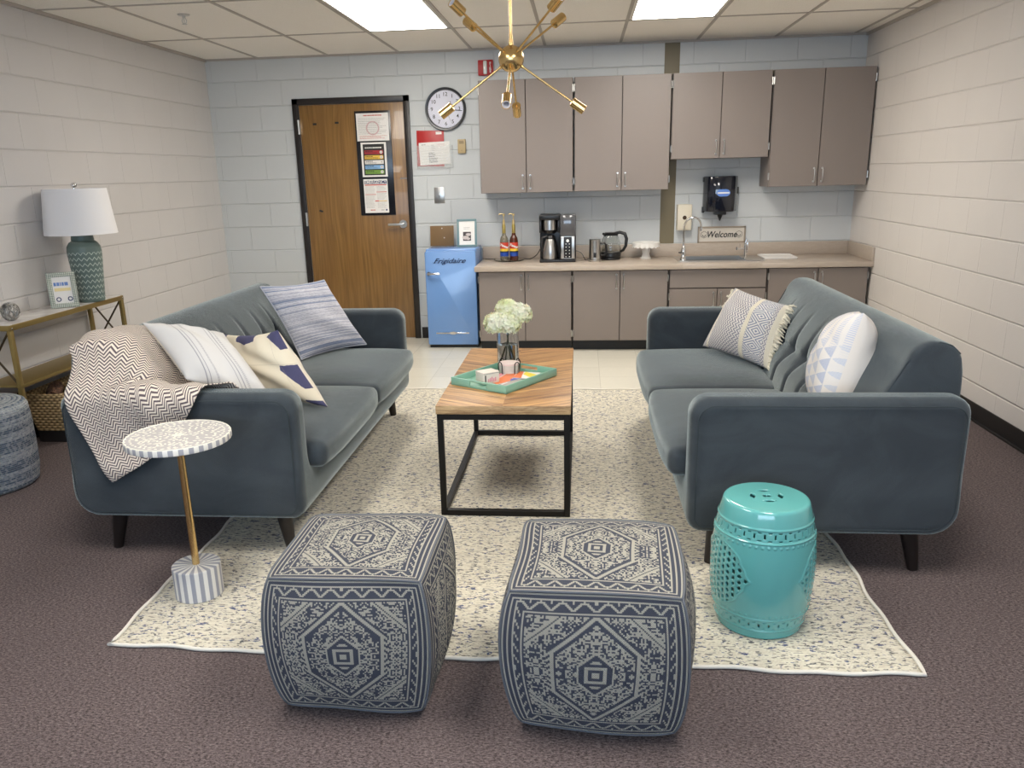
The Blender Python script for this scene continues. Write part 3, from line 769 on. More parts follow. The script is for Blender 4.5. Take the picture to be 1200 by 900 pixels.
cord('black cord curling between the coffee maker and the frother', [(-.045,7.0,.78),(.0,7.0,.76),(.03,6.98,z),(.06,7.02,z),(.10,6.98,z),(.12,6.93,z)])
fo = thing('milk_frother', 'stainless steel milk frother jug with black handle on the counter', 'milk frother', (.11, 6.85, CZ))
b = B(); lathe(b, [(0,0),(.052,0),(.054,.004),(.054,.014),(.046,.02),(.0455,.165),(.047,.178),(.044,.18),(0,.176)], 32); ob('body', b, m_steel, fo)
b = B(); tube(b, [(.043,0,.145),(.075,0,.15),(.093,0,.135),(.093,0,.07),(.078,0,.05),(.044,0,.05)], .009, 8); ob('handle', b, m_black, fo)
b = B(); box(b, (-.012,-.052,.035), (.012,-.044,.075), .003); ob('control_panel', b, m_black, fo)
ke = thing('electric_kettle', 'glass electric kettle with black lid, base and handle', 'kettle', (.245, 7.0, CZ))
b = B(); lathe(b, [(0,0),(.082,0),(.085,.006),(.082,.018),(.078,.02),(.086,.024),(.088,.05),(.082,.062),(0,.06)], 36); ob('base', b, m_black, ke)
b = B(); lathe(b, [(.083,.06),(.087,.09),(.080,.14),(.062,.19),(.058,.20),(.055,.20),(.059,.188),(.077,.138),(.084,.09),(.080,.06)], 36, cap=False); ob('jug', b, glassmat('kettle_glass', (.85,.87,.87), .02), ke)
b = B(); lathe(b, [(.061,.198),(.063,.208),(.05,.222),(0,.226)], 28); cyl(b, (-.04,0,.20), (-.07,0,.215), .018, .008, 10); ob('lid', b, m_black, ke)
b = B(); tube(b, [(.03,0,.215),(.075,0,.222),(.115,-.01,.21),(.13,-.015,.17),(.125,-.015,.11),(.105,-.01,.075),(.08,0,.06)], [.010,.013,.015,.014,.013,.012,.01], 10); ob('handle', b, m_black, ke)
ck = thing('cake_stand', 'small white scalloped cake stand on the counter', 'cake stand', (.54, 7.0, CZ))
b = B(); lathe(b, [(0,0),(.048,0),(.05,.006),(.036,.015),(.030,.04),(.036,.075),(.03,.105),(.028,.112),(0,.112)], 32); ob('pedestal', b, Mat('white_ceramic', (.72,.70,.66), .3), ck)
b = B(); n = 96
rows = [[b.verts.new(((r+s*.004*abs(math.sin(7*2*PI*k/n)))*math.cos(2*PI*k/n), (r+s*.004*abs(math.sin(7*2*PI*k/n)))*math.sin(2*PI*k/n), z-s*.006*abs(math.sin(9*2*PI*k/n)))) for k in range(n)] for r, z, s in ((.03,.110,0),(.10,.114,0),(.108,.110,1),(.110,.104,2),(.113,.118,0),(.113,.134,0),(.108,.137,0),(.105,.132,0),(.02,.130,0))]
for i in range(len(rows)-1): bridge(b, rows[i], rows[i+1])
b.faces.new(rows[0][::-1]); b.faces.new(rows[-1]); ob('plate', b, bpy.data.materials and Mat('white_ceramic_plate', (.74,.72,.68), .3), ck)

# ------------------------------------------------------------------ rug
RX0, RX1, RY0, RY1 = -1.512, .985, 2.145, 5.345
b = B(); nx, ny = 100, 110; v = {}
for i in range(nx+1):
    for j in range(ny+1):
        s, t = i/nx, j/ny
        ex = .006*math.sin(t*31+1)+.004*math.sin(t*77); ey = .006*math.sin(s*27)+.004*math.sin(s*71+2)-.018*(s-.5)
        x = RX0+(RX1-RX0)*s+ex*(abs(s-.5)*2)**6; y = RY0+(RY1-RY0)*t+ey*(abs(t-.5)*2)**6
        e = min(min(s, 1-s)*nx, min(t, 1-t)*ny, 2)/2
        v[i, j] = b.verts.new((x, y, .0045+.0065*e**.5+.0006*math.sin(x*40)*math.sin(y*37)))
for i in range(nx):
    for j in range(ny): b.faces.new((v[i,j], v[i+1,j], v[i+1,j+1], v[i,j+1]))
loop = [v[i,0] for i in range(nx+1)]+[v[nx,j] for j in range(1, ny+1)]+[v[i,ny] for i in range(nx-1,-1,-1)]+[v[0,j] for j in range(ny-1,0,-1)]
low = [b.verts.new((q.co.x, q.co.y, .0005)) for q in loop]
bridge(b, low, loop); b.faces.new(low[::-1])
edge = [q.co.copy() for q in loop]
rg = thing('area_rug', 'large cream wool rug flecked with navy and grey under the seating', 'rug', (0, 0, 0))
ob('pile', b, m_rug, rg, 180)
b = B(); tube(b, [(p.x, p.y, .0075) for p in edge], .0065, 8, closed=True); ob('bound_edge', b, Mat('cream_rope_edge', (.78,.74,.66), .9), rg, 180)
RT = .0121

# ------------------------------------------------------------------ sofas
SW = 2.02
yb = SW-.0
BP = [(.50,.30),(.515,.47),(.60,.60),(.662,.71),(.70,.775),(.755,.822),(.82,.843),(.885,.832),(.925,.795),(.938,.70),(.938,.24),(.6,.20)]
for _ in range(2):
    BP = [q for i in range(len(BP)) for q in ((.75*BP[i-1][0]+.25*BP[i][0], .75*BP[i-1][1]+.25*BP[i][1]), (.25*BP[i-1][0]+.75*BP[i][0], .25*BP[i-1][1]+.75*BP[i][1]))]
tufts = [.50+k*.204 for k in range(6)]
def f_frame(x, y, z):
    arms = np.minimum(np.abs(y-.066), np.abs(y-(SW-.066)))-.066
    U = smin(arms, z-.328, .11)
    Pz = rb2(x, z, .0, .165, .935, .668, (.062,.07,.055,.10))
    inner = np.maximum(np.abs(y-SW/2)-(SW/2), -.0+0*x)
    return smax(smax(U, Pz, .045), np.abs(y-SW/2)-SW/2, .045)
def f_back(x, y, z):
    d = poly_sd(x, z, BP)
    front = np.clip((.80-x)/.08, 0, 1)*np.clip((.86-z)/.1, 0, 1)
    g = np.zeros_like(x)
    for i, t in enumerate(tufts):
        r2 = (y-t)**2+(z-.605)**2
        g += .036*np.exp(-r2/.033**2)+.016*np.exp(-((y-t)/.013)**2)*np.clip((.79-z)/.16, 0, 1)
    ye = np.minimum(y-.125, SW-.125-y); g += .062*np.exp(-(np.maximum(ye, 0)/.32)**2)*np.clip((z-.45)/.15, 0, 1)
    yy = np.clip((y-tufts[0])/(tufts[-1]-tufts[0]), 0, 1)
    g += .012*np.exp(-((z-.605)/.013)**2)*((yy > 0) & (yy < 1))
    g -= .016*np.exp(-((z-.68)/.09)**2)+.012*np.exp(-((z-.53)/.05)**2)
    d = d+g*front*.95
    return smax(d, np.abs(y-SW/2)-(SW/2-.125), .016)
def f_cush(y0, y1):
    def f(x, y, z):
        cx, cy = .255, (y0+y1)/2; hx, hy = .31, (y1-y0)/2-.002
        u = np.clip((x-cx)/hx, -1, 1); v = np.clip((y-cy)/hy, -1, 1)
        top = .438+.038*(1-u**4)*(1-v**4)
        bow = .022*(1-v**4)
        dz = np.abs(z-(.331+top)/2)-(top-.331)/2
        fx = np.abs(x-cx+bow/2*(x < cx))-hx-bow/2*(x < cx)
        r = .035
        a, bb_, c = fx+r, np.abs(y-cy)-hy+r*.7, dz+r
        return (np.minimum(np.maximum(np.maximum(a, bb_), c), 0)+np.sqrt(np.maximum(a,0)**2+np.maximum(bb_,0)**2+np.maximum(c,0)**2))-r
    return f
me_frame = surf(f_frame, (0,0,.16), (.94,SW,.68), .013)
me_back = surf(f_back, (.48,.12,.19), (.95,SW-.12,.86), .0105)
me_c = [surf(f_cush(.137, SW/2), (-.08,.13,.32), (.57,SW/2,.49), .0125), surf(f_cush(SW/2, SW-.137), (-.08,SW/2,.32), (.57,SW-.13,.49), .0125)]
def outline(r):
    P = rpoly(.0+r, .165+r, .935-r, .668-r, [.062-r*.5,.07-r*.5,.055-r*.5,.10-r*.5], 8); return P
def sofa(label, loc, rz):
    t = thing('sofa', label, 'sofa', loc, rz, 'pair of matching sofas')
    ob('frame', me_frame.copy(), m_sofa, t, 180)
    ob('backrest', me_back.copy(), m_sofa, t, 180)
    for me in me_c: ob('seat_cushion', me.copy(), m_sofa, t, 180)
    for s, y in ((1,.004), (-1, SW-.004)):
        b = B(); tube(b, [(x, y-.0005*s, z) for x, z in outline(.026)], .0024, 6, closed=True); ob('piping', b, m_seam, t, 180)
    for y in (.128, SW-.128):
        s = 1 if y < 1 else -1
        P = [(.628,.56),(.664,.61),(.715,.70),(.755,.765),(.80,.812),(.845,.831),(.885,.826),(.918,.797)]
        Q = np.array([(x, y+.003*s, z) for x, z in P])
        for _ in range(12):
            f0 = f_back(*Q.T); e = 1e-3; gx = (f_back(Q[:,0]+e, Q[:,1], Q[:,2])-f0)/e; gz = (f_back(Q[:,0], Q[:,1], Q[:,2]+e)-f0)/e
            n2 = gx*gx+gz*gz+1e-6; Q[:,0] -= .8*f0*gx/n2; Q[:,2] -= .8*f0*gz/n2
        b = B(); tube(b, [tuple(q) for q in Q], .0026, 6); ob('piping', b, m_seam, t, 180)
    for x, y, dx, dy in ((.12,.10,-.02,-.01), (.80,.10,.03,-.01), (.12,SW-.10,-.02,.01), (.80,SW-.10,.03,.01)):
        b = B(); cyl(b, (x,y,.172), (x+dx,y+dy,.0122 if x < .5 else .0005), .034, .019, 16); ob('leg', b, m_leg, t)
    return t
LSX, RSX = -1.052, .378
sofa('teal-grey tufted sofa on the left with herringbone throw over its arm', (LSX, 2.775+SW, 0), PI)
sofa('teal-grey tufted sofa on the right, by the turquoise garden stool', (RSX, 2.725, 0), 0)
# front legs of both sofas stand on the rug edge: pile is compressed beneath them

# ------------------------------------------------------------------ throw blanket, draped with a small cloth solver
def sofaL(p):
    x = LSX-p[:,0]; y = 2.775+SW-p[:,1]; z = p[:,2]
    fr_ = f_frame(x, y, z)
    bk_ = smax(poly_sd(x, z, BP), np.abs(y-SW/2)-(SW/2-.125), .03)
    c = f_cush(SW/2, SW-.137)(x, y, z)
    return np.minimum(np.minimum(fr_, bk_), c)
NU, NV = 56, 60
LU, LV = .72, .76
C0 = np.array([-1.80, 2.50]); e1 = np.array([.88,.475]); e1 /= np.linalg.norm(e1); e2 = np.array([-e1[1], e1[0]])
uu, vv = np.meshgrid(np.linspace(0, LU, NU), np.linspace(0, LV, NV), indexing='ij')
P = np.zeros((NU*NV, 3)); P[:, 0] = (C0[0]+uu*e1[0]+vv*e2[0]).ravel(); P[:, 1] = (C0[1]+uu*e1[1]+vv*e2[1]).ravel()
P[:, 2] = .90+.02*np.sin(uu.ravel()*14+vv.ravel()*5)
ii = np.arange(NU*NV).reshape(NU, NV)
cons = []
def addc(a, b_, st_):
    a, b_ = a.ravel(), b_.ravel(); L = np.linalg.norm((P[a]-P[b_])[:, :2], axis=1); cons.append((a, b_, L, st_))
for par in (0, 1):
    addc(ii[par:-1:2, :], ii[par+1::2, :][:ii[par:-1:2, :].shape[0]], 1.0); addc(ii[:, par:-1:2], ii[:, par+1::2][:, :ii[:, par:-1:2].shape[1]], 1.0)
    addc(ii[par:-1:2, :-1], ii[par+1::2, 1:][:ii[par:-1:2].shape[0]], .35); addc(ii[par:-1:2, 1:], ii[par+1::2, :-1][:ii[par:-1:2].shape[0]], .35)
for o in range(4):
    addc(ii[o:-2:4, :], ii[o+2::4, :][:ii[o:-2:4].shape[0]], .06); addc(ii[:, o:-2:4], ii[:, o+2::4][:, :ii[:, o:-2:4].shape[1]], .06)
Vv = np.zeros_like(P)
for it in range(260):
    Vv[:, 2] -= .0011; Vv *= .93
    Q = P+Vv
    # gather the cloth a little so folds form
    for sub in range(8):
        for a, b_, L, s_ in cons:
            d = Q[b_]-Q[a]; l = np.linalg.norm(d, axis=1)+1e-9
            k = (s_*.5*(l-L)/l)[:, None]*d
            np.add.at(Q, a, k) if False else None
            Q[a] += k; Q[b_] -= k
    for rep in range(2):
        f0 = sofaL(Q); m_in = f0 < .010
        if m_in.any():
            q = Q[m_in]; e = 1e-3
            g = np.stack([sofaL(q+[e,0,0])-sofaL(q-[e,0,0]), sofaL(q+[0,e,0])-sofaL(q-[0,e,0]), sofaL(q+[0,0,e])-sofaL(q-[0,0,e])], 1)
            g /= np.linalg.norm(g, axis=1)[:, None]+1e-9
            Q[m_in] = q+g*(.010-f0[m_in])[:, None]
    Vn = Q-P
    con = sofaL(Q) < .0125
    Vn[con] *= .25; Q[con] = P[con]+(Q[con]-P[con])*.55
    P, Vv = Q, Vn
    f0 = sofaL(P); m_in = f0 < .008
    if m_in.any():
        q = P[m_in]; e = 1e-3
        g = np.stack([sofaL(q+[e,0,0])-sofaL(q-[e,0,0]), sofaL(q+[0,e,0])-sofaL(q-[0,e,0]), sofaL(q+[0,0,e])-sofaL(q-[0,0,e])], 1)
        g /= np.linalg.norm(g, axis=1)[:, None]+1e-9; P[m_in] = q+g*(.008-f0[m_in])[:, None]
# soft folds pushed outwards along the cloth normal
Pg = P.reshape(NU, NV, 3)
tu = np.gradient(Pg, axis=0); tv = np.gradient(Pg, axis=1); nn = np.cross(tu, tv); nn /= np.linalg.norm(nn, axis=2)[..., None]+1e-9
fold = .5+.5*np.sin(uu*17+vv*9+1.5*np.sin(vv*11))
fold = fold**2*.020+.010*(.5+.5*np.sin(uu*31-vv*23+2))**2
up = np.sign((nn*np.array([0,-.4,1])).sum(2).mean())
Pg = Pg+nn*up*fold[..., None]
me = bpy.data.meshes.new('throw'); 
F = [(int(ii[i,j]), int(ii[i+1,j]), int(ii[i+1,j+1]), int(ii[i,j+1])) for i in range(NU-1) for j in range(NV-1)]
me.from_pydata(Pg.reshape(-1,3).tolist(), [], F); me.update()
uvl = me.uv_layers.new(name='UVMap')
li = np.empty(len(me.loops), dtype=np.int32); me.loops.foreach_get('vertex_index', li)
uvl.data.foreach_set('uv', np.stack([uu.ravel()[li], vv.ravel()[li]], 1).ravel().astype(np.float32))
m = m_throw = Mat('herringbone_weave', (.6,.5,.45), .95); x, y, z = m.co('UV')
zig = (x+.0).pp(.0185)
s = ((y+zig*1.0+5)/.0130).fr()
f = (s-.5).abs().step(.19,.27)
dk = m.noise(3, None, 2)
m.col(m.mix(f, (.115,.090,.100), (.74,.66,.57))).bump(f+m.noise(500)*.4, .003, .7)
tr = ob('throw_blanket', me, m_throw, smooth=180)
setp(tr, 'cream and plum herringbone throw draped over the left sofa arm and back', 'blanket')
md = tr.modifiers.new('s', 'SUBSURF'); md.levels = md.render_levels = 1
md = tr.modifiers.new('t', 'SOLIDIFY'); md.thickness = .004; md.offset = 1

# ------------------------------------------------------------------ cushions
def pillow(name, label, TL, TR, BR, BL, thick, mats, N=44, c=.10, puff=.5, seed=1, wr=.006, asym=.5, cat='pillow', extra=None, lab=None):
    TL, TR, BR, BL = [Vector(q) for q in (TL, TR, BR, BL)]
    cen = (TL+TR+BR+BL)/4
    nrm = (TR-BL).cross(TL-BR).normalized()   # front normal
    if nrm.dot(Vector((0,0,1.43))-cen) < 0 and lab is None: nrm = -nrm
    b = B(); L = b.loops.layers.uv.new('UVMap'); g = {}
    r = np.random.default_rng(seed); ph = r.uniform(0, 6, 8)
    def pos(s, t, side):
        ss = s*(1-c*(1-t*t)*abs(s)); tt = t*(1-c*(1-s*s)*abs(t))
        p = TL*(1-ss)*(1+tt)/4+TR*(1+ss)*(1+tt)/4+BR*(1+ss)*(1-tt)/4+BL*(1-ss)*(1-tt)/4
        e = (1-s**2)*(1-t**2); h = thick*(e**puff)
        w = wr*math.sin(5*s+4*t+ph[0]+2*math.sin(3*t+ph[1]))*(e**.4)+wr*.7*math.sin(11*s*(1+.3*t)+ph[2])*(e**.3)*abs(t)**2
        return p+nrm*((h*(asym if side else 1-asym)*2+w)*(1 if side else -1))
    for side in (1, 0):
        for i in range(N+1):
            for j in range(N+1):
                if side == 0 and (i in (0, N) or j in (0, N)): g[0,i,j] = g[1,i,j]; continue
                s, t = math.sin((i/N-.5)*PI*.999), math.sin((j/N-.5)*PI*.999)
                s = .6*s+.4*(2*i/N-1); t = .6*t+.4*(2*j/N-1)
                v = b.verts.new(pos(s, t, side)); g[side,i,j] = v
        for i in range(N):
            for j in range(N):
                q = [(i,j),(i+1,j),(i+1,j+1),(i,j+1)]
                if not side: q = q[::-1]
                f = b.faces.new([g[side][0] if False else g[side,a,e] for a, e in q]); f.material_index = 0 if side else 1
                for l, (a, e) in zip(f.loops, q): l[L].uv = (a/N, e/N)
    bmesh.ops.recalc_face_normals(b, faces=b.faces)
    t = thing(name, label, cat, (cen.x, cen.y, min(TL.z,TR.z,BR.z,BL.z)), group='scatter cushions on the sofas')
    off = Vector(t.location)
    border = [g[1,i,0].co-off for i in range(N+1)]+[g[1,N,j].co-off for j in range(1,N+1)]+[g[1,i,N].co-off for i in range(N-1,-1,-1)]+[g[1,0,j].co-off for j in range(N-1,0,-1)]
    b.transform(Matrix.Translation(-off))
    ob('cover', b, mats, t, 180)
    t['_'] = 0; del t['_']
    return t, border, (lambda s, q, side=1: pos(s, q, side)-off), nrm

m_cream = Mat('cream_cotton', (.74,.68,.57), .9); m_cream.co(); m_cream.bump(m_cream.noise(300), .001, .6)
m_whitec = Mat('white_cotton', (.76,.71,.66), .9); m_whitec.co(); m_whitec.bump(m_whitec.noise(18, None, 3), .006, .4)
# blue striped
m = Mat('blue_woven_stripe', (.5,.52,.6), .9); x, y, z = m.co('UV')
yy = y+m.noise(4, None, 2)*.012
k = (yy*62).fl(); r = m.rand(k, 3); r2 = m.rand((yy*17).fl(), 8)
d = m.noise(1, m.vecof(x*26, yy*150, 0), 2, .7)
c = m.mix(r.step(.15,.8), (.19,.235,.36), (.60,.60,.65)); c = m.mix(r2.step(.35,.7)*.5, c, (.58,.57,.62)); c = m.mix(((yy*62).fr().lt(.16)*d.gt(.5))*.8, c, (.06,.075,.14))
m.col(c).bump((yy*62).fr().pp(.5), .003, .4); m_stripe = m
t, bd_, ps, nr = pillow('striped_pillow', 'blue and grey striped pillow leaning at the far end of the left sofa', (-1.735,4.26,.87), (-1.46,4.52,.868), (-1.262,4.60,.478), (-1.52,4.20,.478), .075, [m_stripe, m_stripe], seed=3, c=.07)
b = B(); tube(b, bd_, .004, 6, closed=True); ob('piping', b, Mat('pale_blue_piping', (.50,.52,.58), .9), t, 180)
# cream pillow with navy blocks
m = Mat('cream_navy_appliqué', (.74,.68,.55), .9); x, y, z = m.co('UV')
w = m.noise(30, None, 3)*.02
xx = x+w-.01; y2 = y+m.noise(24, None, 3)*.02-.01
k = (y2*2.5+.25).fr()
tri = (xx-(.76+.15*((k-.5).abs()*2))).gt(0)*(k.lt(.60))
top = (y2-(.80+.10*((xx*2.1+.3).fr()-.3).abs()*2)).gt(0)*((xx*2.1+.3).fr().lt(.55))
nv = tri.mx(top)
tex = m.noise(90, None, 3, .7)
c = m.mix(nv, (.76,.69,.55), m.mix(tex, (.03,.03,.085), (.10,.10,.20))); 
seam = ((y-.55).abs().lt(.002)).mx((x-.80).abs().lt(.0015)); m.col(m.mix(seam*.6, c, (.4,.36,.28))).bump(m.noise(220)+nv*.6, .0015, .6)
m_navyp = m
pillow('navy_block_pillow', 'cream pillow with navy blocks along its edges, on the left sofa', (-1.665,3.60,.735), (-1.31,3.36,.800), (-1.085,3.27,.478), (-1.44,3.40,.475), .085, [m_navyp, m_cream], seed=8, c=.09, wr=.007)
# pale lined pillow
m = Mat('pale_linen_lines', (.62,.61,.58), .9); x, y, z = m.co('UV')
w = m.noise(5, None, 2)*.01; xx = x+w
l1 = ((xx-.30).abs().lt(.006)).mx((xx-.335).abs().lt(.004)).mx((xx-.40).abs().lt(.010)*((y*70).fr().lt(.5)))
l2 = ((xx-.62).abs().lt(.005)).mx((xx-.585).abs().lt(.003)).mx((xx-.66).abs().lt(.012)*((y*60).fr().lt(.45)))
m.col(m.mix(l1.mx(l2)*.75, (.60,.59,.58), (.22,.22,.25))).bump(m.noise(260)+l1.mx(l2)*.5, .0015, .6); m_pale = m
pillow('pale_linen_pillow', 'pale grey-white pillow with thin line bands, nearest on the left sofa', (-1.815,3.17,.872), (-1.53,3.30,.800), (-1.19,3.03,.520), (-1.56,2.985,.675), .085, [m_pale, m_cream], seed=21, c=.08, wr=.009, asym=.5)
# boho pillow with fringe
m = Mat('boho_weave', (.6,.58,.55), .95); x, y, z = m.co('UV')
zg = (y+.0).pp(.030); ch = ((x*1+zg*1.1+3)/.036).fr().lt(.42)
da = (((x-.735).abs()*.9+((y*5.5).fr()-.5).abs()*.22)/.040).fr().lt(.42)
inband = ((x-.735).abs().lt(.105)); band = ((x-.60).abs().lt(.022)).mx((x-.14).abs().lt(.022)).mx(x.gt(.90))
pat = m.mix(ch, (.72,.69,.66), (.20,.20,.26)); pat = m.mix(inband, pat, m.mix(da, (.74,.72,.70), (.20,.23,.33)))
m.col(m.mix(band, pat, (.76,.71,.59))).bump(m.noise(160)+band*1.2+ch*.3, .004, .8); m_boho = m
t, bd_, ps, nr = pillow('boho_fringe_pillow', 'cream and grey woven pillow with fringed edge at the far end of the right sofa', (.83,4.50,.80), (1.015,4.06,.770), (.905,3.93,.482), (.655,4.40,.500), .08, [m_boho, m_whitec], seed=5, c=.05, wr=.004)
m_fringe = Mat('cream_tassel', (.76,.71,.58), .95)
R_ = random.Random(4)
for s_ in (1, -1):
    b = B()
    for k in range(34 if s_ > 0 else 10):
        q = (-1+2*(k+.5)/34) if s_ > 0 else (.3+.07*k)
        p = ps(s_*.985, max(-1, min(1, q)), 1); p2 = ps(s_*.93, q, 1)
        d = (p-p2).normalized()
        for j in range(3):
            o = Vector((R_.uniform(-1,1), R_.uniform(-1,1), R_.uniform(-1,1)))*.010
            ln = R_.uniform(.018,.034)*(1 if s_ > 0 else .5)
            tube(b, [p+o*.3, p+d*ln*.5+o, p+d*ln+o*1.3+Vector((0,0,-.006))], [.004,.0055,.0028], 5)
    ob('fringe', b, m_fringe, t, 180)
# triangle band pillow
m = Mat('blue_triangle_print', (.76,.72,.68), .9); x, y, z = m.co('UV')
rows_ = (x*7.2+.3); k = rows_.fl(); fx_ = rows_.fr()
tw = (y*11+k*.5).fr(); tri = (fx_-((tw-.5).abs()*2)*.95).gt(.0)*(fx_.gt(.06))*(fx_.lt(.94))
cr = m.rand(k, 5); hat = (y*160).fr().gt(.35)
cc_ = m.mix(cr, (.16,.26,.52), (.45,.52,.66)); c = m.mix(tri*hat*.8, (.75,.72,.69), cc_)
fd = y.step(.55,.75); stitch = ((y*60).fr().lt(.35))*(fx_.gt(.25))*(fx_.lt(.8))
c = m.mix(fd, c, m.mix(stitch*.6, (.76,.73,.70), (.30,.40,.66)))
m.col(c).bump(m.noise(200)+tri*.4, .002, .5); m_tri = m
pillow('triangle_print_pillow', 'white pillow with blue triangle bands at the near end of the right sofa', (1.13,3.42,.850), (1.03,3.06,.905), (.915,3.03,.480), (1.02,3.42,.478), .120, [m_tri, m_whitec], seed=13, c=.06, puff=.43, wr=.005, lab=1)

# ------------------------------------------------------------------ coffee table
T = thing('coffee_table', 'rectangular wood-topped coffee table on black iron frame at the room centre', 'coffee table', (-.323, 3.77, RT))
TX, TY, TH = .281, .572, .494-.0
b = B(); box(b, (-TX,-TY,TH-.037), (TX,TY,TH), .0025)
for f in b.faces: f.material_index = 0 if f.normal.z > .9 else 1
b.normal_update()
for f in b.faces: f.material_index = 0 if f.normal.z > .9 else 1
ob('tabletop', b, [m_wood, m_woodedge], T, 30)
s = .0125
def bar(b, p, q):
    lo = [min(p[i], q[i])-s for i in range(3)]; hi = [max(p[i], q[i])+s for i in range(3)]; box(b, lo, hi, .0015, 1)
x, y = TX-.016, TY-.016; zt, zb = TH-.037-s-.0005, s+.0003
for sx_ in (-1, 1):
    for sy_ in (-1, 1):
        b = B(); bar(b, (sx_*x, sy_*y, zb), (sx_*x, sy_*y, zt)); ob('leg', b, m_blackmetal, T, 0)
for nm, z in (('base_rail', zb), ('top_rail', zt)):
    for a_, c_ in (((-x+2*s,-y,z),(x-2*s,-y,z)), ((-x+2*s,y,z),(x-2*s,y,z)), ((-x,-y+2*s,z),(-x,y-2*s,z)), ((x,-y+2*s,z),(x,y-2*s,z))):
        b = B(); bar(b, a_, c_); ob(nm, b, m_blackmetal, T, 0)
TT = RT+TH+.0005

# tray rotated: long axis runs away to the right
m_mint = Mat('mint_lacquer', (.26,.50,.38), .3, Coat_Weight=.3)
c1, c2 = Vector((-.586,3.585)), Vector((-.339,3.335)); c3 = Vector((-.122,3.68))
ang = math.atan2(c3.y-c2.y, c3.x-c2.x); Lt, Wt = .395, .315
cen = (c1+c3)/2; cen = Vector((-.352, 3.63))
tray = thing('serving_tray', 'mint green serving tray with handle cut-outs on the coffee table', 'tray', (cen.x, cen.y, TT), ang)
b = B(); box(b, (-Lt/2,-Wt/2,0), (Lt/2,Wt/2,.008), .001); ob('base', b, m_mint, tray)
b = B(); h = .036; w = .009
box(b, (-Lt/2,-Wt/2,.0), (Lt/2,-Wt/2+w,h), .001); box(b, (-Lt/2,Wt/2-w,.0), (Lt/2,Wt/2,h), .001)
for sx_ in (-1, 1):
    xa, xb = (sx_*Lt/2-(w if sx_ > 0 else 0), sx_*Lt/2+(0 if sx_ > 0 else w))
    box(b, (xa,-Wt/2+w,.0), (xb,-.05,h), .001); box(b, (xa,.05,.0), (xb,Wt/2-w,h), .001); box(b, (xa,-.05,0), (xb,.05,.012), .0005); box(b, (xa,-.05,h-.008), (xb,.05,h), .0005)
ob('rim', b, m_mint, tray)
def on_tray(u, v, z): 
    c_, s_ = math.cos(ang), math.sin(ang); return (cen.x+u*c_-v*s_, cen.y+u*s_+v*c_, TT+.0085+z)
def brochure(label, u, v, z, rz, w, h, cols, base):
    t = thing('brochure', label, 'brochure', on_tray(u, v, z), ang+rz, group='leaflets on the mint tray')
    b = B(); box(b, (-w/2,-h/2,0), (w/2,h/2,.0025)); ob('sheet', b, base, t, 0)
    b = B(); ms = []
    for i, (poly, mt) in enumerate(cols):
        prism(b, [(px*w, py*h) for px, py in poly], .0025, .0031+.0002*i, 'z'); idx(b, i); ms.append(mt)
    ob('print', b, ms, t, 0)
m_or, m_pk, m_bl, m_ye = Mat('orange_print',(.80,.20,.06),.4), Mat('pink_print',(.75,.30,.36),.4), Mat('blue_print',(.10,.12,.45),.4), Mat('yellow_print',(.85,.70,.05),.4)
m_gp = Mat('grey_card', (.42,.38,.36), .4)
brochure('grey leaflet lying flat at the near corner of the mint tray', -.03, -.085, 0, .1, .19, .11, [([(-.45,.2),(.45,.2),(.45,.3),(-.45,.3)], m_paper)], m_gp)
brochure('leaflet with orange, pink and blue art in the middle of the mint tray', -.015, .0, .0035, -.15, .20, .14, [([(-.5,.1),(.2,.5),(.5,.5),(-.5,-.25)], m_pk), ([(-.5,-.5),(-.1,-.5),(.5,.1),(.5,.4),(-.5,-.2)], m_or), ([(-.1,-.5),(.25,-.5),(.35,-.3),(0,-.35)], m_bl)], m_paper)
brochure('white leaflet with yellow corner beside the coaster rack on the tray', .075, -.07, .0065, .35, .12, .10, [([(-.5,-.5),(.1,-.5),(.5,.2),(.1,.2)], m_ye), ([(-.5,.1),(.5,.3),(.5,.5),(-.5,.5)], m_or)], m_paper)
cb = thing('card_box', 'small white card box with printed sides on the mint tray', 'box', on_tray(-.115, .01, .0068), ang-.35)
b = B(); box(b, (-.042,-.034,0), (.042,.034,.052), .001); ob('carton', b, Mat('cream_card', (.78,.70,.62), .5), cb)
b = B(); box(b, (-.034,-.0348,.008), (-.028,-.0341,.04)); idx(b, 0)
for k in range(5): box(b, (-.018+.009*k,-.0348,.008), (-.012+.009*k,-.0341,.022+.004*(k % 3)))
idx(b, 1); box(b, (-.04,-.0345,.044), (.04,-.0341,.047)); idx(b, 2); ob('print', b, [m_ink, m_pk, m_gp], cb, 0)
hd = thing('coaster_rack', 'black wire coaster rack holding a round stack on the mint tray', 'coaster rack', on_tray(.095, .045, 0), 0)
b = B(); tube(b, [(.052*math.cos(a), .052*math.sin(a), .003) for a in np.linspace(0, 2*PI, 24, endpoint=False)], .0022, 6, closed=True)
for a in (PI*.25, PI*.75, PI*1.25, PI*1.75):
    p = Vector((math.cos(a), math.sin(a), 0)); q = Vector((-math.sin(a), math.cos(a), 0))
    tube(b, [p*.054+q*.013+Vector((0,0,.003)), p*.056+q*.013+Vector((0,0,.048))]+[p*.056+q*.013*math.cos(w_)+Vector((0,0,.048+.013*math.sin(w_))) for w_ in np.linspace(.4, PI-.4, 6)]+[p*.056-q*.013+Vector((0,0,.048)), p*.054-q*.013+Vector((0,0,.003))], .0024, 6)
ob('wire_frame', b, m_blackmetal, hd, 180)
m_coast = Mat('blush_marble_coaster', (.78,.66,.62), .4)
px, py, pz = on_tray(.095, .045, .006)
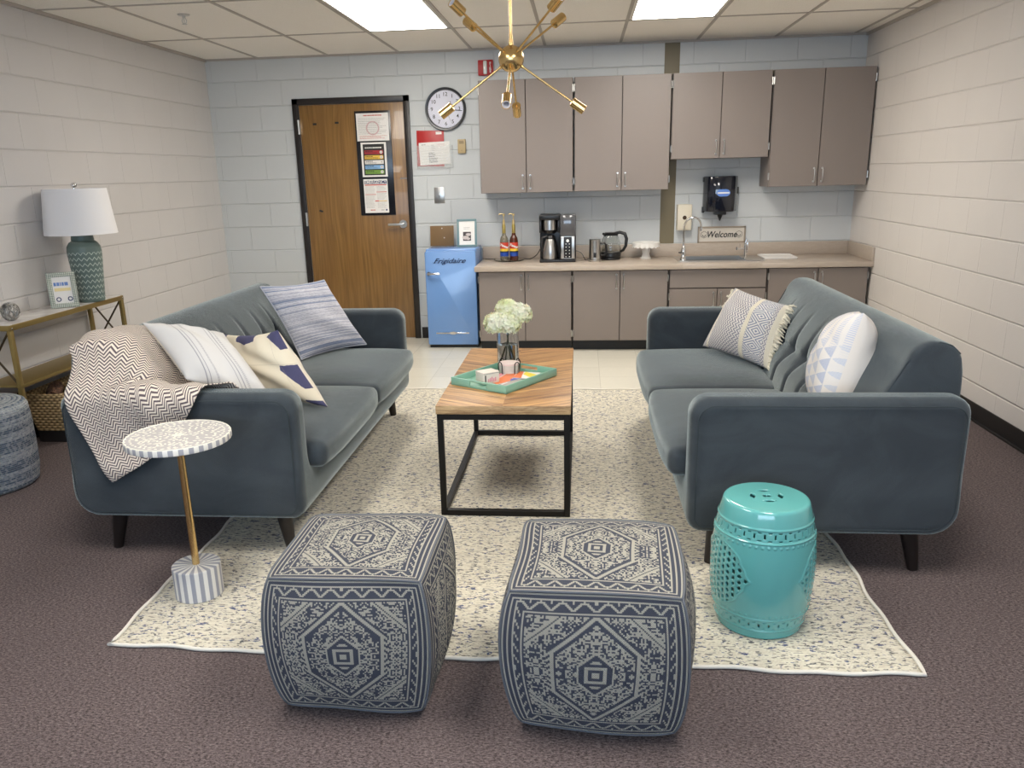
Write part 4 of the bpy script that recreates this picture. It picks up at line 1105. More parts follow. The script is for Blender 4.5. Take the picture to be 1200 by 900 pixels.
for k in range(5):
    b = B(); lathe(b, [(0,0),(.048,0),(.0495,.0015),(.0495,.0075),(.048,.009),(0,.009)], 32); o = ob('coaster', b, m_coast if k == 4 else Mat('pale_coaster', (.60,.60,.55), .5), loc=(px, py, pz+.0093*k))
    setp(o, ('blush round coaster on top of the stack in the wire rack' if k == 4 else 'pale round coaster under the top one in the wire rack stack'), 'coaster', 'coasters in the wire rack')

# vase of hydrangeas
VX, VY = -.368, 4.0
va = thing('glass_vase', 'clear cylindrical glass vase of white flowers on the coffee table', 'vase', (VX, VY, TT))
b = B(); lathe(b, [(0,0),(.052,0),(.055,.004),(.055,.15),(.052,.165),(.049,.165),(.0515,.15),(.0515,.010),(0,.010)], 40); ob('glass', b, m_glass, va)
b = B(); lathe(b, [(0,.0105),(.051,.0105),(.051,.095),(0,.095)], 40); ob('water', b, glassmat('water', (.93,.96,.93)), va)
m_petal = Mat('ivory_petal', (.80,.80,.52), .75, Subsurface_Weight=.15); m_petal.co()
m_petal.col(m_petal.mix(m_petal.noise(9, None, 2).step(.35,.65), (.80,.83,.50), (.92,.91,.76)))
m_stem = Mat('dark_stem', (.035,.05,.018), .6)
R_ = random.Random(9)
def hydrangea(cx, cy, cz, r, foot, label):
    t = thing('hydrangea_stem', label, 'flower', (VX+foot[0], VY+foot[1], TT+.012), group='hydrangeas in the glass vase')
    F0 = Vector((VX+foot[0], VY+foot[1], TT+.012)); C_ = Vector((cx, cy, cz))-F0
    neck = Vector((VX-foot[0]*.3, VY-foot[1]*.3, TT+.155))-F0
    b = B(); tube(b, [(0,0,0), neck*.5, neck, neck*.5+C_*.5+Vector((0,0,-.01)), C_], .0032, 6); ob('stem', b, m_stem, t, 180)
    b = B()
    for k in range(420):
        zz = R_.uniform(-.75, 1); a = R_.uniform(0, 2*PI); q = math.sqrt(1-zz*zz); dv = Vector((q*math.cos(a), q*math.sin(a), zz*.85))
        rr = r*R_.uniform(.84, 1.05); c_ = C_+dv*rr; n_ = (dv+Vector((R_.uniform(-.5,.5), R_.uniform(-.5,.5), R_.uniform(-.3,.5)))).normalized()
        u = n_.orthogonal().normalized(); u = Matrix.Rotation(R_.uniform(0,6), 3, n_) @ u; w_ = n_.cross(u); sz = R_.uniform(.007, .0115)
        m0 = b.verts.new(c_)
        for p in range(4):
            d1 = Matrix.Rotation(p*PI/2, 3, n_) @ u; d2 = n_.cross(d1)
            v1 = b.verts.new(c_+d1*sz*.6+d2*sz*.42+n_*.002); v2 = b.verts.new(c_+d1*sz*1.15+n_*.0045); v3 = b.verts.new(c_+d1*sz*.6-d2*sz*.42+n_*.002)
            b.faces.new((m0, v3, v2, v1))
    sph(b, C_, r*.82, 16, 12, (1,1,.85))
    ob('bloom', b, m_petal, t, 180)
    return t, F0
hydrangea(VX-.052, VY-.03, TT+.205, .062, (.02,.01), 'ivory hydrangea bloom on the left of the vase')
hydrangea(VX-.002, VY+.03, TT+.262, .060, (-.01,-.02), 'ivory hydrangea bloom at the top of the bunch in the vase')
t, F0 = hydrangea(VX+.062, VY, TT+.245, .060, (-.025,.012), 'ivory hydrangea bloom on the right of the vase')
b = B()
for q, (dx, dy, dz) in enumerate(((.075,-.03,.165), (.05,-.06,.178))):
    p = Vector((VX+.02, VY-.02, TT+.165))-F0; e = Vector((VX+dx, VY+dy, TT+dz))-F0; d = e-p; w_ = d.cross(Vector((0,0,1))).normalized()*.012
    v = [b.verts.new(p), b.verts.new(p+d*.5+w_+Vector((0,0,.004))), b.verts.new(e), b.verts.new(p+d*.5-w_+Vector((0,0,-.002)))]; b.faces.new(v)
ob('leaf', b, Mat('hydrangea_leaf', (.05,.10,.03), .5), t, 180)
hydrangea(VX+.012, VY-.055, TT+.208, .058, (.005,.03), 'ivory hydrangea bloom at the front of the bunch in the vase')

# ------------------------------------------------------------------ poufs with knitted kilim pattern
def kilim(N, seed):
    r = random.Random(seed); H = N//2
    A = np.zeros((N, N), np.float32)
    # smaller motifs: random mirrored tiles
    tile = {}
    for q in range(6):
        t = np.array([[r.random() < .5 for _ in range(5)] for _ in range(5)], float)
        t = np.concatenate([t, t[:, 3::-1]], 1); t = np.concatenate([t, t[3::-1]], 0); tile[q] = t
    for i in range(N):
        for j in range(N):
            x = abs(i-(N-1)/2); y = abs(j-(N-1)/2); e = min(i, j, N-1-i, N-1-j)
            if e < 2: v = e == 1
            elif e < 4: v = 0
            elif e < 5: v = 1
            elif e < 11:   # zigzag border
                if min(j, N-1-j) <= min(i, N-1-i):
                    z = abs((int(x) % 12)-6)*.8; v = 1 if abs((e-5.2)-z) < .9 or z > 4.2 and e < 7 else 0
                else: v = 1 if e in (7,) or (e > 7 and (int(y)//2+e) % 4 == 0) else 0
            elif e < 12: v = 0
            elif e < 13: v = 1
            elif e < 14: v = 0
            else:
                hexd = max(x, (x+y)*.62); st = (int(y)//3) % 2
                t = tile[(int(x)//9+2*(int(y)//9)) % 6]; tv = t[int(x) % 9][int(y) % 9] > .5
                if x+y > N*.58: v = (((int(x-y)//2) % 4 < 2) ^ ((int(x+y)//3) % 3 < 1)) if (int(x)//6+int(y)//6) % 2 else tv
                elif x+y > N*.555: v = 1
                elif x+y > N*.54: v = 0
                elif x+y > N*.525: v = 1
                elif hexd > N*.25: v = tv ^ (((int(hexd)+2*st) % 9) < 2)
                elif hexd > N*.235: v = (int(x+y)//2) % 2
                elif hexd > N*.215: v = 1
                elif hexd > N*.20: v = 0
                elif hexd > N*.10:
                    t = tile[(int(y)//9+1) % 6]; v = (t[int(x) % 9][int(y) % 9] > .5) ^ (((int(x+y*.7)+st) % 8) < 2)
                elif hexd > N*.085: v = 1
                elif hexd > N*.07: v = 0
                else: v = int(max(x, y)) % 4 < 2
            A[i, j] = 1.0 if v else 0.0
    return A
def pouf(label, loc, rz, seed, w=.212, H=.405):
    N = 104; nv, nf, cols = [], [], []
    hw = w; A = kilim(N, seed); A2 = kilim(N, seed+50)
    def shape(p):
        # p on unit cube [-1,1]^3
        x, y, z = p
        bx = 1+.20*(1-z*z)**.8*(1-.0*abs(x)); 
        X_ = x*hw*(1+.105*(1-z*z)+.03*z)+.030*x*abs(x)*(1-y*y)*(1-z*z)
        Y_ = y*hw*(1+.105*(1-z*z)+.03*z)+(.030*y*abs(y)*(1-x*x)*(1-z*z))
        Z_ = z*H/2+.020*z*abs(z)**3*(1-x*x)*(1-y*y)*(1 if z > 0 else .15)-(.010*(1-(x*x)*(y*y))*0)
        # soften corners
        r = (abs(x)*abs(y)*abs(z))**6
        k = 1-.03*r
        sg = .006*math.sin(3*x+seed)*math.sin(2.5*y+z*2)
        return (X_*k+sg, Y_*k+sg, Z_*k+H/2)
    key = {}
    def vid(p):
        q = tuple(round(c, 5) for c in p)
        if q not in key: key[q] = len(nv); nv.append(shape(p))
        return key[q]
    faces = [((0,0,1),(1,0,0),(0,1,0)), ((0,-1,0),(1,0,0),(0,0,1)), ((1,0,0),(0,1,0),(0,0,1)), ((0,1,0),(-1,0,0),(0,0,1)), ((-1,0,0),(0,-1,0),(0,0,1)), ((0,0,-1),(0,1,0),(1,0,0))]
    for fi, (n_, u, v) in enumerate(faces):
        n_, u, v = map(Vector, (n_, u, v))
        AA = A2 if fi == 0 else A
        for i in range(N):
            for j in range(N):
                q = []
                for a, e in ((i,j),(i+1,j),(i+1,j+1),(i,j+1)):
                    q.append(vid(n_+u*(2*a/N-1)+v*(2*e/N-1)))
                nf.append(q); cols.append(AA[i, j])
    me = bpy.data.meshes.new('pouf'); me.from_pydata(nv, [], nf); me.update()
    ca = me.attributes.new('knit', 'FLOAT', 'FACE'); ca.data.foreach_set('value', np.array(cols, np.float32))
    t = thing('floor_pouf', label, 'pouf', loc, rz, 'patterned floor poufs')
    ob('cover', me, m_pouf, t, 180)
    b = B(); e = [2*k/24-1 for k in range(25)]
    def tb(pts):
        tube(b, [Vector(shape(p)) for p in pts], .0035, 6)
    for sx_ in (-1, 1):
        for sy_ in (-1, 1): tb([(sx_, sy_, k) for k in e])
        for sz_ in (-1, 1): tb([(sx_, k, sz_) for k in e]); tb([(k, sx_, sz_) for k in e])
    ob('piping', b, m_poufseam, t, 180)
    return t
m = m_pouf = Mat('kilim_knit', (.3,.3,.3), .95); x, y, z = m.co()
a = m.attr('knit'); px_ = .0052
v = m.noise(170, None, 2, .6); g = m.noise(620, None, 1, .5)
wv = ((x+y+z)/.0056).fr().pp(.5)*2
c = m.mix(a, m.mix(wv*.30, (.042,.050,.080), (.17,.18,.20)), m.mix(wv.step(.35,1)*.6, (.54,.51,.42), (.16,.17,.19)))
m.col(c).bump(wv+a*.6+g*.4, .003, .8)
m_poufseam = Mat('pouf_seam', (.12,.13,.15), .95)
pouf('patterned blue and cream knit pouf, left one in the foreground', (-.622, 2.075, .0122), 0.0, 3, .204, .405)
pouf('patterned blue and cream knit pouf, right one in the foreground', (.048, 2.035, .0122), -.05, 4, .214, .41)

# ------------------------------------------------------------------ ceramic garden stool
gs = thing('garden_stool', 'turquoise glazed ceramic drum stool with pierced lattice, right foreground', 'stool', (.578, 2.425, RT), 0)
HT = .418
def rad(z):
    t = z/HT; return .131+.030*math.sin(PI*min(1, max(0, t)))**.85+.0*(t)
NT, NZ = 360, 230; b = B(); g = {}
prof = [(rad(HT*k/NZ), HT*k/NZ) for k in range(NZ+1)]
def ogee(t_):
    if abs(t_) >= .104: return -1
    return .112*(1-(abs(t_)/.104)**2.2)**.5+.013*math.exp(-(t_/.010)**2)-.006*math.exp(-((abs(t_)-.05)/.012)**2)
def holed(th, z):
    # ring bands of small slots
    for zc, nn_ in ((.352, 30), (.052, 30)):
        if abs(z-zc) < .009:
            u = (th*nn_/(2*PI)) % 1
            if abs(u-.5) < .09*(1-(z-zc)**2/.009**2)+.02 and abs(z-zc) < .007: return True
        if .0105 < abs(z-zc) < .0135:
            u = (th*nn_/(2*PI)) % 1
            if abs(u-.5) > .32: return True
    for tc in (math.radians(200), math.radians(-14)):
        dth = (th-tc+PI) % (2*PI)-PI; s_ = dth*.158; t_ = z-.203
        if abs(s_) < ogee(t_)-.006:
            p = .0205; a1 = (s_/p) % 1-.5; a2 = (t_/p+.5*(int(math.floor(s_/p)) % 2)) % 1-.5
            a1 *= p; a2 *= p
            if (abs(a1) < .0028+.35*abs(a2) and abs(a2) < .0068) or (abs(a2) < .0020+.25*abs(a1) and abs(a1) < .0060): return True
    return False
for k in range(NZ+1):
    for i in range(NT):
        th_ = 2*PI*i/NT; r_, z_ = prof[k]
        # raised rope rings, beads and lattice border
        for zc in (.372,.331,.074,.031): r_ += .0030*math.exp(-((z_-zc)/.0022)**2)
        for zc, nb in ((.319, 52), (.086, 52)): r_ += .0034*math.exp(-((z_-zc)/.0035)**2)*max(0, math.cos(th_*nb))**1
        for tc in (math.radians(200), math.radians(-14)):
            dth = (th_-tc+PI) % (2*PI)-PI; s_ = dth*.158; t_ = z_-.203
            if ogee(t_) > 0: r_ += .0028*math.exp(-((abs(s_)-ogee(t_))/.0026)**2)
        g[i, k] = b.verts.new((r_*math.cos(th_), r_*math.sin(th_), z_))
for k in range(NZ):
    for i in range(NT):
        if holed(2*PI*(i+.5)/NT, HT*(k+.5)/NZ): continue
        b.faces.new((g[i,k], g[(i+1) % NT,k], g[(i+1) % NT,k+1], g[i,k+1]))
# rounded shoulder and top with coin piercing
rows = [[g[i, NZ] for i in range(NT)]]
R1 = rad(HT)
for r_, z_ in [(R1-.002, HT+.004), (R1-.006, HT+.0065), (R1-.011, HT+.0075)]+[(R1-.011-(R1-.013)*q/46, HT+.0075+.0035*math.sin(PI/2*q/46)) for q in range(1, 47)]:
    rows.append([b.verts.new((r_*math.cos(2*PI*i/NT), r_*math.sin(2*PI*i/NT), z_)) for i in range(NT)])
def topcut(x, y):
    if abs(x) < .012 and abs(y) < .010: return True
    for a_ in range(4):
        a1 = a_*PI/2; u = x*math.cos(a1)+y*math.sin(a1); w_ = -x*math.sin(a1)+y*math.cos(a1)
        if abs(u-.042) < .0085*(1-(w_/.021)**2) and abs(w_) < .021: return True
    return False
for q in range(len(rows)-1):
    for i in range(NT):
        c_ = (rows[q][i].co+rows[q+1][(i+1) % NT].co)/2
        if q > 3 and topcut(c_.x, c_.y): continue
        b.faces.new((rows[q][i], rows[q][(i+1) % NT], rows[q+1][(i+1) % NT], rows[q+1][i]))
b.faces.new(rows[-1])
for v in [v for v in b.verts if not v.link_faces]: b.verts.remove(v)
m_turq = Mat('turquoise_glaze', (.075,.37,.36), .12, Coat_Weight=.6)
m_turq.co(); m_turq.col(m_turq.mix(m_turq.noise(5, None, 3), (.105,.38,.375), (.14,.45,.43)))
o = ob('body', b, m_turq, gs, 60)
md = o.modifiers.new('wall', 'SOLIDIFY'); md.thickness = .008; md.offset = -1
b = B(); lathe(b, [(.1305,.0005),(.134,.004),(.134,.016),(.131,.019),(.124,.010),(.124,.0005)], 64, cap=False); ob('foot_ring', b, m_turq, gs)

# ------------------------------------------------------------------ inlay side table
sd = thing('accent_table', 'small round bone-inlay drink table on brass pole beside the left sofa', 'side table', (-1.357, 2.49, RT))
m = Mat('bone_inlay_stripe', (.6,.6,.6), .4); x, y, z = m.co()
n_ = m.nt.nodes.new('ShaderNodeMath'); n_.operation = 'ARCTAN2'; m.nt.links.new(y.v, n_.inputs[0]); m.nt.links.new(x.v, n_.inputs[1])
th_ = X(m.nt, n_.outputs[0]); st_ = ((th_/(2*PI)+1)*18).fr().lt(.5); m.col(m.mix(st_, (.76,.74,.70), (.32,.33,.38)))
b = B(); lathe(b, [(0,0),(.081,0),(.083,.002),(.083,.113),(.081,.115),(0,.115)], 56); ob('base', b, m, sd)
b = B(); cyl(b, (0,0,.115), (0,0,.572), .0125, .0125, 20); cyl(b, (0,0,.565), (0,0,.573), .03, .03, 20); ob('pole', b, m_brass, sd)
m2 = Mat('bone_inlay_edge', (.6,.6,.6), .4); x, y, z = m2.co()
n_ = m2.nt.nodes.new('ShaderNodeMath'); n_.operation = 'ARCTAN2'; m2.nt.links.new(y.v, n_.inputs[0]); m2.nt.links.new(x.v, n_.inputs[1])
th_ = X(m2.nt, n_.outputs[0]); m2.col(m2.mix(((th_/(2*PI)+1)*34).fr().lt(.5), (.76,.74,.68), (.34,.34,.37)))
b = B(); lathe(b, [(0,.573),(.171,.573),(.173,.575),(.173,.592),(.172,.594),(0,.594)], 72); ob('tabletop', b, m2, sd)
b = B(); cyl(b, (0,0,.594), (0,0,.5946), .163, .163, 72); idx(b, 0)
def leafp(x, y, a, l, w_): 
    P = [(-l,0),(-l*.4,w_),(l*.3,w_*.9),(l,0),(l*.3,-w_*.9),(-l*.4,-w_)]
    prism(b, [(x+p*math.cos(a)-q*math.sin(a), y+p*math.sin(a)+q*math.cos(a)) for p, q in P], .5946, .5951, 'z')
R_ = random.Random(3)
pl_ = []
for s4 in range(4):
    for k in range(10):
        t_ = k/9; pl_.append((.030+.112*t_, s4*PI/2+.75*math.sin(t_*2.6)))
tries = [(.022+.120*R_.random()**.6, R_.uniform(0, 2*PI)) for _ in range(1500)]
used_ = []
for r_, a_ in pl_+tries:
    x_, y_ = r_*math.cos(a_), r_*math.sin(a_)
    if all((x_-p)**2+(y_-q)**2 > .0118**2 for p, q in used_) and len(used_) < 170:
        used_.append((x_, y_)); leafp(x_, y_, a_+R_.choice((.7,-.7))+R_.uniform(-.25,.25), .0082, .0036)
for k in range(8): leafp(.014*math.cos(k*PI/4), .014*math.sin(k*PI/4), k*PI/4, .012, .005)
for k in range(44):
    a_ = 2*PI*k/44; leafp(.150*math.cos(a_), .150*math.sin(a_), a_+1.1*(1 if k % 2 else -1), .0075, .0035)
idx(b, 1)
P = [(.169*math.cos(a), .169*math.sin(a), .5946) for a in np.linspace(0, 2*PI, 72, endpoint=False)]
tube(b, P, .0022, 6, closed=True); idx(b, 2)
m_bone = Mat('bone_leaf', (.80,.78,.68), .4)
ob('inlay', b, [Mat('inlay_ground', (.44,.42,.42), .4), m_bone, m_bone], sd, 30)

# ------------------------------------------------------------------ chandelier
cx, cy, cz = -.307, 3.8, 1.907
ch = thing('sputnik_chandelier', 'brass sputnik chandelier with radiating arms and empty bulb sockets', 'chandelier', (cx, cy, cz))
b = B(); sph(b, (0,0,0), .056, 32, 20); ob('hub', b, m_brass, ch, 180)
b = B(); cyl(b, (0,0,.05), (0,0,ZC-cz-.02), .0065, .0065, 12); cyl(b, (0,0,.045), (0,0,.10), .012, .007, 14); ob('rod', b, m_brass, ch)
b = B(); lathe(b, [(0,ZC-cz-.03),(.06,ZC-cz-.028),(.065,ZC-cz-.02),(.065,ZC-cz-.006),(0,ZC-cz-.006)], 32); ob('canopy', b, m_brass, ch)
m_sock = Mat('white_porcelain', (.7,.68,.72), .4)
for d, L in (((-1,.0,-.70),.398), ((1,.0,-.70),.395), ((0,-1,-.70),.375), ((0,1,-.70),.375), ((-.70,-.70,.62),.375), ((.70,-.70,.62),.375), ((-.70,.70,.62),.375), ((.70,.70,.62),.375)):
    d = Vector(d).normalized(); L -= .02
    b = B(); cyl(b, d*.05, d*(L-.05), .0048, .0048, 10); cyl(b, d*.05, d*.066, .009, .006, 12); arm = ob('arm', b, m_brass, ch)
    b = B(); p0, p1 = d*(L-.055), d*(L+.012)
    cyl(b, p0-d*.001, p0+d*.003, .010, .0205, 20)
    a1 = ring(b, p0+d*.003, d, .0205, 24); a2 = ring(b, p1, d, .0205, 24); a3 = ring(b, p1, d, .0185, 24); a4 = ring(b, p0+d*.01, d, .0185, 24)
    bridge(b, a1, a2); bridge(b, a2, a3); bridge(b, a3, a4); so = ob('socket', b, m_brass, arm, 30)
    b = B(); a1 = ring(b, p1-d*.002, d, .0182, 20); a2 = ring(b, p1-d*.002, d, .0125, 20); a3 = ring(b, p0+d*.02, d, .0125, 20); bridge(b, a1, a2); bridge(b, a2, a3); b.faces.new(a3)
    ob('lamp_holder', b, m_sock, arm, 30)

# ------------------------------------------------------------------ console corner
KX0, KX1, KY0, KY1, KZ = -3.185, -2.945, 3.88, 4.965, .735
co = thing('console_table', 'antique gold metal console with pale stone top against the left wall', 'console table', ((KX0+KX1)/2, (KY0+KY1)/2, 0))
hx, hy = (KX1-KX0)/2, (KY1-KY0)/2
m_top = Mat('pale_marble_top', (.62,.59,.56), .25); m_top.co(); m_top.col(m_top.mix(m_top.noise(5, None, 5, .6, 1.5).step(.35,.7), (.50,.47,.45), (.70,.68,.65)))
b = B(); box(b, (-hx+.008,-hy+.008,KZ-.012), (hx-.008,hy-.008,KZ), .002); ob('tabletop', b, m_top, co)
b = B()
box(b, (hx-.008,-hy,KZ-.03), (hx+.004,hy,KZ-.002), .002); box(b, (-hx-.003,-hy,KZ-.03), (-hx+.008,hy,KZ-.002), .002); box(b, (-hx,-hy-.004,KZ-.03), (hx,-hy+.008,KZ-.002), .002); box(b, (-hx,hy-.008,KZ-.03), (hx,hy+.004,KZ-.002), .002); ob('apron', b, m_gold, co)
for x_ in (-hx+.008, hx-.010):
    for y_ in (-hy+.012, hy-.012):
        b = B(); box(b, (x_-.011,y_-.013,.0005), (x_+.011,y_+.013,KZ-.03), .002); ob('leg', b, m_gold, co)
b = B(); box(b, (-hx+.005,-hy+.005,.400), (hx-.002,hy-.005,.412), .002); box(b, (hx-.006,-hy,.396), (hx+.002,hy,.416), .002); ob('shelf', b, m_gold, co)
for y_ in (-hy+.012, hy-.012):
    b = B()
    for a_, c_ in (((-hx+.02,y_,.42),(hx-.02,y_,.70)), ((hx-.02,y_,.42),(-hx+.02,y_,.70)), ((-hx+.02,y_,.02),(hx-.02,y_,.39)), ((hx-.02,y_,.02),(-hx+.02,y_,.39))): cyl(b, a_, c_, .006, .006, 8)
    ob('cross_brace', b, Mat('dark_bronze_rod', (.06,.04,.02), .4, .6), co)
b = B()
for a_, c_ in (((-hx+.0,-hy+.02,.416),(-hx,hy-.02,.70)),): pass
b = B(); sph(b, (hx+.001,-hy+.012,KZ-.02), .006, 10, 8); sph(b, (hx+.001,hy-.012,KZ-.02), .006, 10, 8); ob('rivet', b, m_chrome, co)

lp = thing('table_lamp', 'table lamp with green zigzag ceramic base and white shade on the console', 'lamp', (-2.998, 4.715, KZ+.0005))
m = Mat('sage_zigzag_ceramic', (.12,.18,.16), .35); x, y, z = m.co('UV')
zz = ((y-(x*20).pp(.5)*.036)/.0335).fr(); ln = (zz-.5).abs().lt(.085)*y.gt(.02)*y.lt(.300)
hatch = (x*180).fr().lt(.5)
c = m.mix(hatch*.35, (.115,.165,.150), (.17,.23,.205)); m.col(m.mix(ln, c, (.55,.62,.56))).bump(ln+hatch*.2, .003, .7)
b = B(); pr = [(0,0),(.070,0),(.074,.006),(.078,.05),(.086,.15),(.094,.25),(.097,.30),(.093,.332),(.078,.355),(.062,.366),(.062,.372)]
pf_ = []
for i in range(len(pr)-1):
    for k in range(4): t_ = k/4; pf_.append((pr[i][0]*(1-t_)+pr[i+1][0]*t_, pr[i][1]*(1-t_)+pr[i+1][1]*t_))
pf_.append(pr[-1]); lathe(b, pf_, 48, uv=True); base = ob('base', b, m, lp, 40)
m_sage = Mat('sage_glaze', (.10,.15,.135), .35)
b = B(); lathe(b, [(.062,.366),(.064,.372),(.060,.395),(.056,.398),(0,.398)], 36); cyl(b, (0,0,.398), (0,0,.43), .016, .014, 14); ob('neck', b, m_sage, lp)
b = B()
A_ = []
for r_, z_ in ((.203,.405),(.175,.668),(.172,.668),(.200,.405)): A_.append([b.verts.new((r_*math.cos(2*PI*k/64), r_*math.sin(2*PI*k/64), z_)) for k in range(64)])
for i in range(4): bridge(b, A_[i], A_[(i+1) % 4])
ob('lamp_shade', b, m_shade, lp)
b = B(); tube(b, [(0,0,.40),(.05,0,.46),(.055,0,.55),(0,0,.655)], .002, 6); tube(b, [(0,0,.40),(-.05,0,.46),(-.055,0,.55),(0,0,.655)], .002, 6)
for a_ in (0, 2*PI/3, 4*PI/3): cyl(b, (0,0,.655), (.172*math.cos(a_), .172*math.sin(a_), .66), .002, .002, 6)
ob('harp', b, m_steel, lp)
b = B(); cyl(b, (0,0,.655), (0,0,.672), .005, .005, 8); sph(b, (0,0,.688), .018, 16, 12, (1,1,.85)); ob('finial', b, m_chrome, lp)

m_beaded = Mat('beaded_silver_frame', (.42,.46,.40), .4); x, y, z = m_beaded.co()
bd2 = ((x/.010).fr()-.5).abs()+((z/.010).fr()-.5).abs(); m_beaded.col(m_beaded.mix(bd2.lt(.42), (.22,.27,.22), (.62,.62,.55))).bump(bd2.lt(.42), .002, .8)
def pf2(b, w, h):
    lines(b, -w*.28, w*.22, h*.60, h*.74, 1, 0, .020, 0, -.0075)
    box(b, (-w*.28,-.0072,h*.47), (w*.28,-.006,h*.56)); idx(b, 1)
    for x_ in (-.18, .22): tube(b, [(x_*w+.011*math.cos(a_), -.0072, h*.24+.011*math.sin(a_)) for a_ in np.linspace(0, 2*PI, 14, endpoint=False)], .0028, 5, closed=True)
    idx(b, 2)
photo_frame('picture_frame', 'small silver beaded picture frame leaning beside the zigzag lamp', (-3.005, 4.455, KZ+.001), math.radians(35), .150, .205, .026, m_beaded, [Mat('blue_script', (.12,.22,.50), .5), Mat('yellow_band', (.75,.62,.30), .5), m_navy], math.radians(14), pf2)

og = thing('wire_orb', 'woven silver metal knot ornament at the near end of the console', 'ornament', (-3.03, 4.02, KZ+.001))
b = B(); R_ = random.Random(12)
for k in range(13):
    n_ = Vector((R_.gauss(0,1), R_.gauss(0,1), R_.gauss(0,1))).normalized(); u = n_.orthogonal().normalized(); w_ = n_.cross(u); off = R_.uniform(-.025,.025)
    rr = math.sqrt(.046**2-off**2)
    tube(b, [Vector((0,0,.0495))+n_*off+rr*(math.cos(a_)*u+math.sin(a_)*w_) for a_ in np.linspace(0, 2*PI, 28, endpoint=False)], .0034, 6, closed=True)
ob('bands', b, Mat('aged_silver', (.36,.35,.33), .32, .9), og, 180)

bs = thing('wicker_basket', 'honey wicker basket on dark feet under the console shelf', 'basket', (-3.03, 4.50, 0))
m = Mat('honey_wicker', (.4,.26,.1), .8); x, y, z = m.co()
k = (z/.017).fl(); u = (y+x)/.034+(k/2).fr(); wv = (u.fr()-.5).abs()*2; vz = ((z/.017).fr()-.5).abs()*2
n = m.noise(60, None, 3)
m.col(m.mix(wv.step(.2,.9)*.7+vz.step(.6,1)*.3, m.mix(n, (.50,.34,.15), (.66,.50,.28)), (.12,.065,.025))).bump((1-vz)*(1-wv*.6), .006, 1)
b = B(); P0 = rpoly(-.105,-.33,.105,.33,.04); P1 = rpoly(-.128,-.37,.128,.37,.045); P2 = rpoly(-.116,-.355,.116,.355,.04); P3 = rpoly(-.094,-.32,.094,.32,.035)
A_ = [[b.verts.new((p[0], p[1], z_)) for p in Q_] for Q_, z_ in ((P0,.07),(P1,.285),(P2,.285),(P3,.08))]
for i in range(3): bridge(b, A_[i], A_[i+1])
b.faces.new(A_[0][::-1]); b.faces.new(A_[3]); tube(b, [(p[0], p[1], .288) for p in rpoly(-.122,-.363,.122,.363,.043)], .009, 8, closed=True)
ob('basket_body', b, m, bs, 60)
b = B(); prism(b, rpoly(-.10,-.325,.10,.325,.03), .001, .072, 'z'); ob('plinth', b, Mat('dark_plinth', (.012,.010,.010), .6), bs)
m_bark = Mat('brown_bark', (.09,.045,.025), .9); x, y, z = m_bark.co(); n = m_bark.noise(50, None, 5, .7); m_bark.col(m_bark.mix(n.step(.35,.7), (.03,.014,.009), (.20,.10,.055))).bump(n, .01, 1)
R_ = random.Random(5)
for k, (y_, z_, dx, tl) in enumerate(((-.21,.29,-.02,.1), (-.03,.305,.03,-.12), (.16,.30,-.02,.05))):
    b = B(); pts = [Vector((0, q*.085, .008*math.sin(q*2+k))) for q in (-1,-.6,-.2,.2,.6,1)]
    tube(b, pts, [.030,.038,.040,.041,.037,.028], 12)
    for v in b.verts: v.co += Vector((R_.uniform(-1,1), 0, R_.uniform(-1,1)))*.004
    o = ob('wood_log', b, m_bark, smooth=50, loc=(-3.03+dx, 4.50+y_, z_-.015), rot=(tl, 0, .4-.4*k))
    setp(o, ('brown bark log at the near end of the wicker basket', 'brown bark log in the middle of the wicker basket', 'brown bark log at the far end of the wicker basket')[k], 'log', 'logs in the wicker basket')

# woven blue-grey floor pouf
m = Mat('blue_grey_braid', (.3,.33,.38), .95); x, y, z = m.co()
n_ = m.nt.nodes.new('ShaderNodeMath'); n_.operation = 'ARCTAN2'; m.nt.links.new(y.v, n_.inputs[0]); m.nt.links.new(x.v, n_.inputs[1]); th_ = X(m.nt, n_.outputs[0])
r_ = (x*x+y*y).pw(.5); s_ = z+r_*z.gt(.415)
row = (s_/.0095).fl(); cr = m.rand(row, 1); br = ((th_*24+row*.37).fr()-.5).abs()*2; tone = m.rand((th_*24+row*.37).fl(), row)
c = m.mix(cr.step(.2,.8), (.10,.14,.20), (.38,.42,.45)); c = m.mix(tone.gt(.6)*.35, c, (.62,.63,.60)); c = m.mix(tone.lt(.2)*.3, c, (.05,.06,.09)); c = m.mix(((s_/.0095).fr().lt(.28))*.55, c, (.66,.66,.62))
m.col(c).bump((1-((s_/.0095).fr()-.5).abs()*2)+(1-br)*.4, .005, .9)
b = B(); pr = [(0,.001),(.20,.001),(.218,.015),(.228,.08),(.232,.2),(.230,.33),(.224,.395),(.214,.413),(.20,.42),(.12,.427),(0,.43)]
pf_ = []
for i in range(len(pr)-1):
    for k in range(6): t_ = k/6; pf_.append((pr[i][0]*(1-t_)+pr[i+1][0]*t_, pr[i][1]*(1-t_)+pr[i+1][1]*t_))
pf_.append(pr[-1]); lathe(b, pf_, 64)
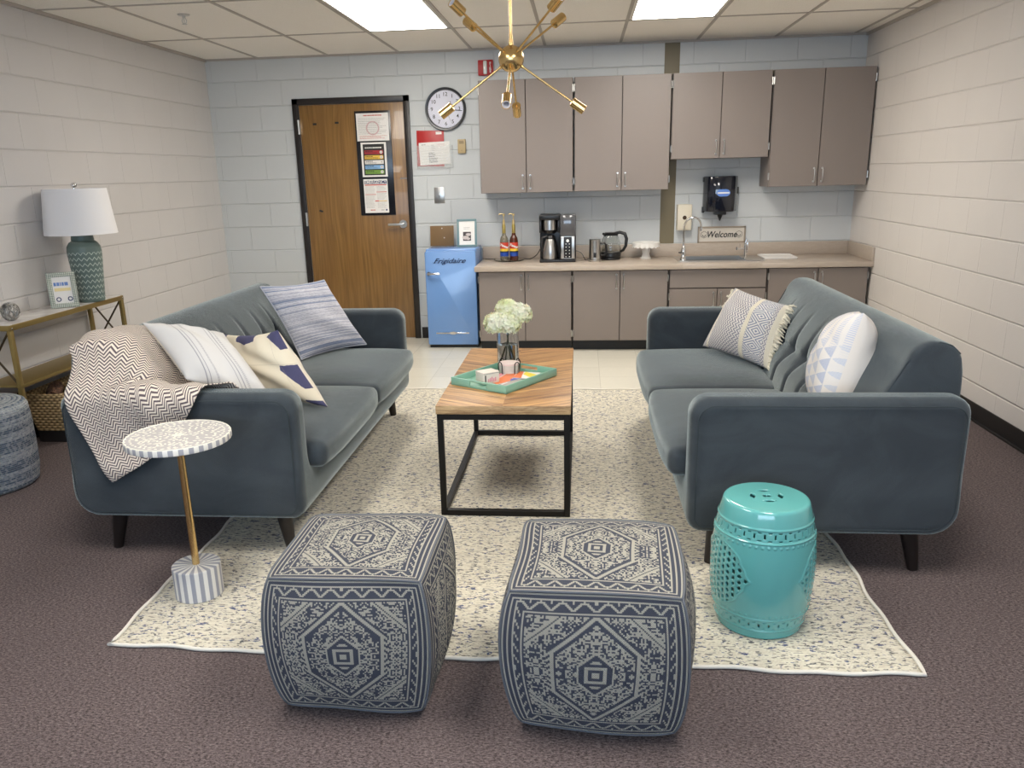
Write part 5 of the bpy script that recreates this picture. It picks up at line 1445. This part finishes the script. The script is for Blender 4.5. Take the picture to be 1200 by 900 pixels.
o = ob('braided_pouf', b, m, smooth=60, loc=(-2.925, 3.51, 0)); setp(o, 'round blue-grey braided pouf at the left edge, before the console', 'pouf')

# ------------------------------------------------------------------ light, camera
w = bpy.data.worlds.new('World'); S.world = w; w.use_nodes = True
bg = w.node_tree.nodes['Background']; bg.inputs[0].default_value = (.55,.75,1,1); bg.inputs[1].default_value = 3.2
# daylight portal in the rear window opening
ld = bpy.data.lights.new('window_daylight', 'AREA'); ld.shape = 'RECTANGLE'; ld.size = WX1-WX0-.1; ld.size_y = WZ1-WZ0-.1; ld.energy = 30; ld.color = (.70,.84,1)
lo = bpy.data.objects.new('window_daylight', ld); COL.objects.link(lo); lo.location = ((WX0+WX1)/2, YR-.12, (WZ0+WZ1)/2); lo.rotation_euler = (PI/2, 0, 0)
lo.rotation_euler = (PI/2, 0, 0)

cam = bpy.data.cameras.new('Camera'); co_ = bpy.data.objects.new('Camera', cam); COL.objects.link(co_); S.camera = co_
F_, PT, YW, RL = 950.0, .2796, .1030, -.0259
fw = Vector((-math.sin(YW)*math.cos(PT), math.cos(YW)*math.cos(PT), -math.sin(PT)))
rt = Vector((math.cos(YW), math.sin(YW), 0)); upv = rt.cross(fw)
r2 = math.cos(RL)*rt+math.sin(RL)*upv; u2 = -math.sin(RL)*rt+math.cos(RL)*upv
Mx = Matrix((r2, u2, -fw)).transposed().to_4x4(); Mx.translation = (0, 0, 1.4308)
co_.matrix_world = Mx
cam.sensor_fit = 'HORIZONTAL'; cam.sensor_width = 36; cam.lens = F_/1200*36; cam.clip_start = .05
cam.shift_x = 13.4/1200; cam.shift_y = 25.4/1200
S.view_settings.view_transform = 'Standard'; S.view_settings.look = 'None'; S.view_settings.gamma = 1; S.view_settings.use_curve_mapping = False
S.view_settings.exposure = 0.55
S.cycles.max_bounces = 9; S.cycles.diffuse_bounces = 6; S.cycles.glossy_bounces = 4; S.cycles.transmission_bounces = 8
S.cycles.sample_clamp_indirect = 6; S.cycles.use_denoising = True
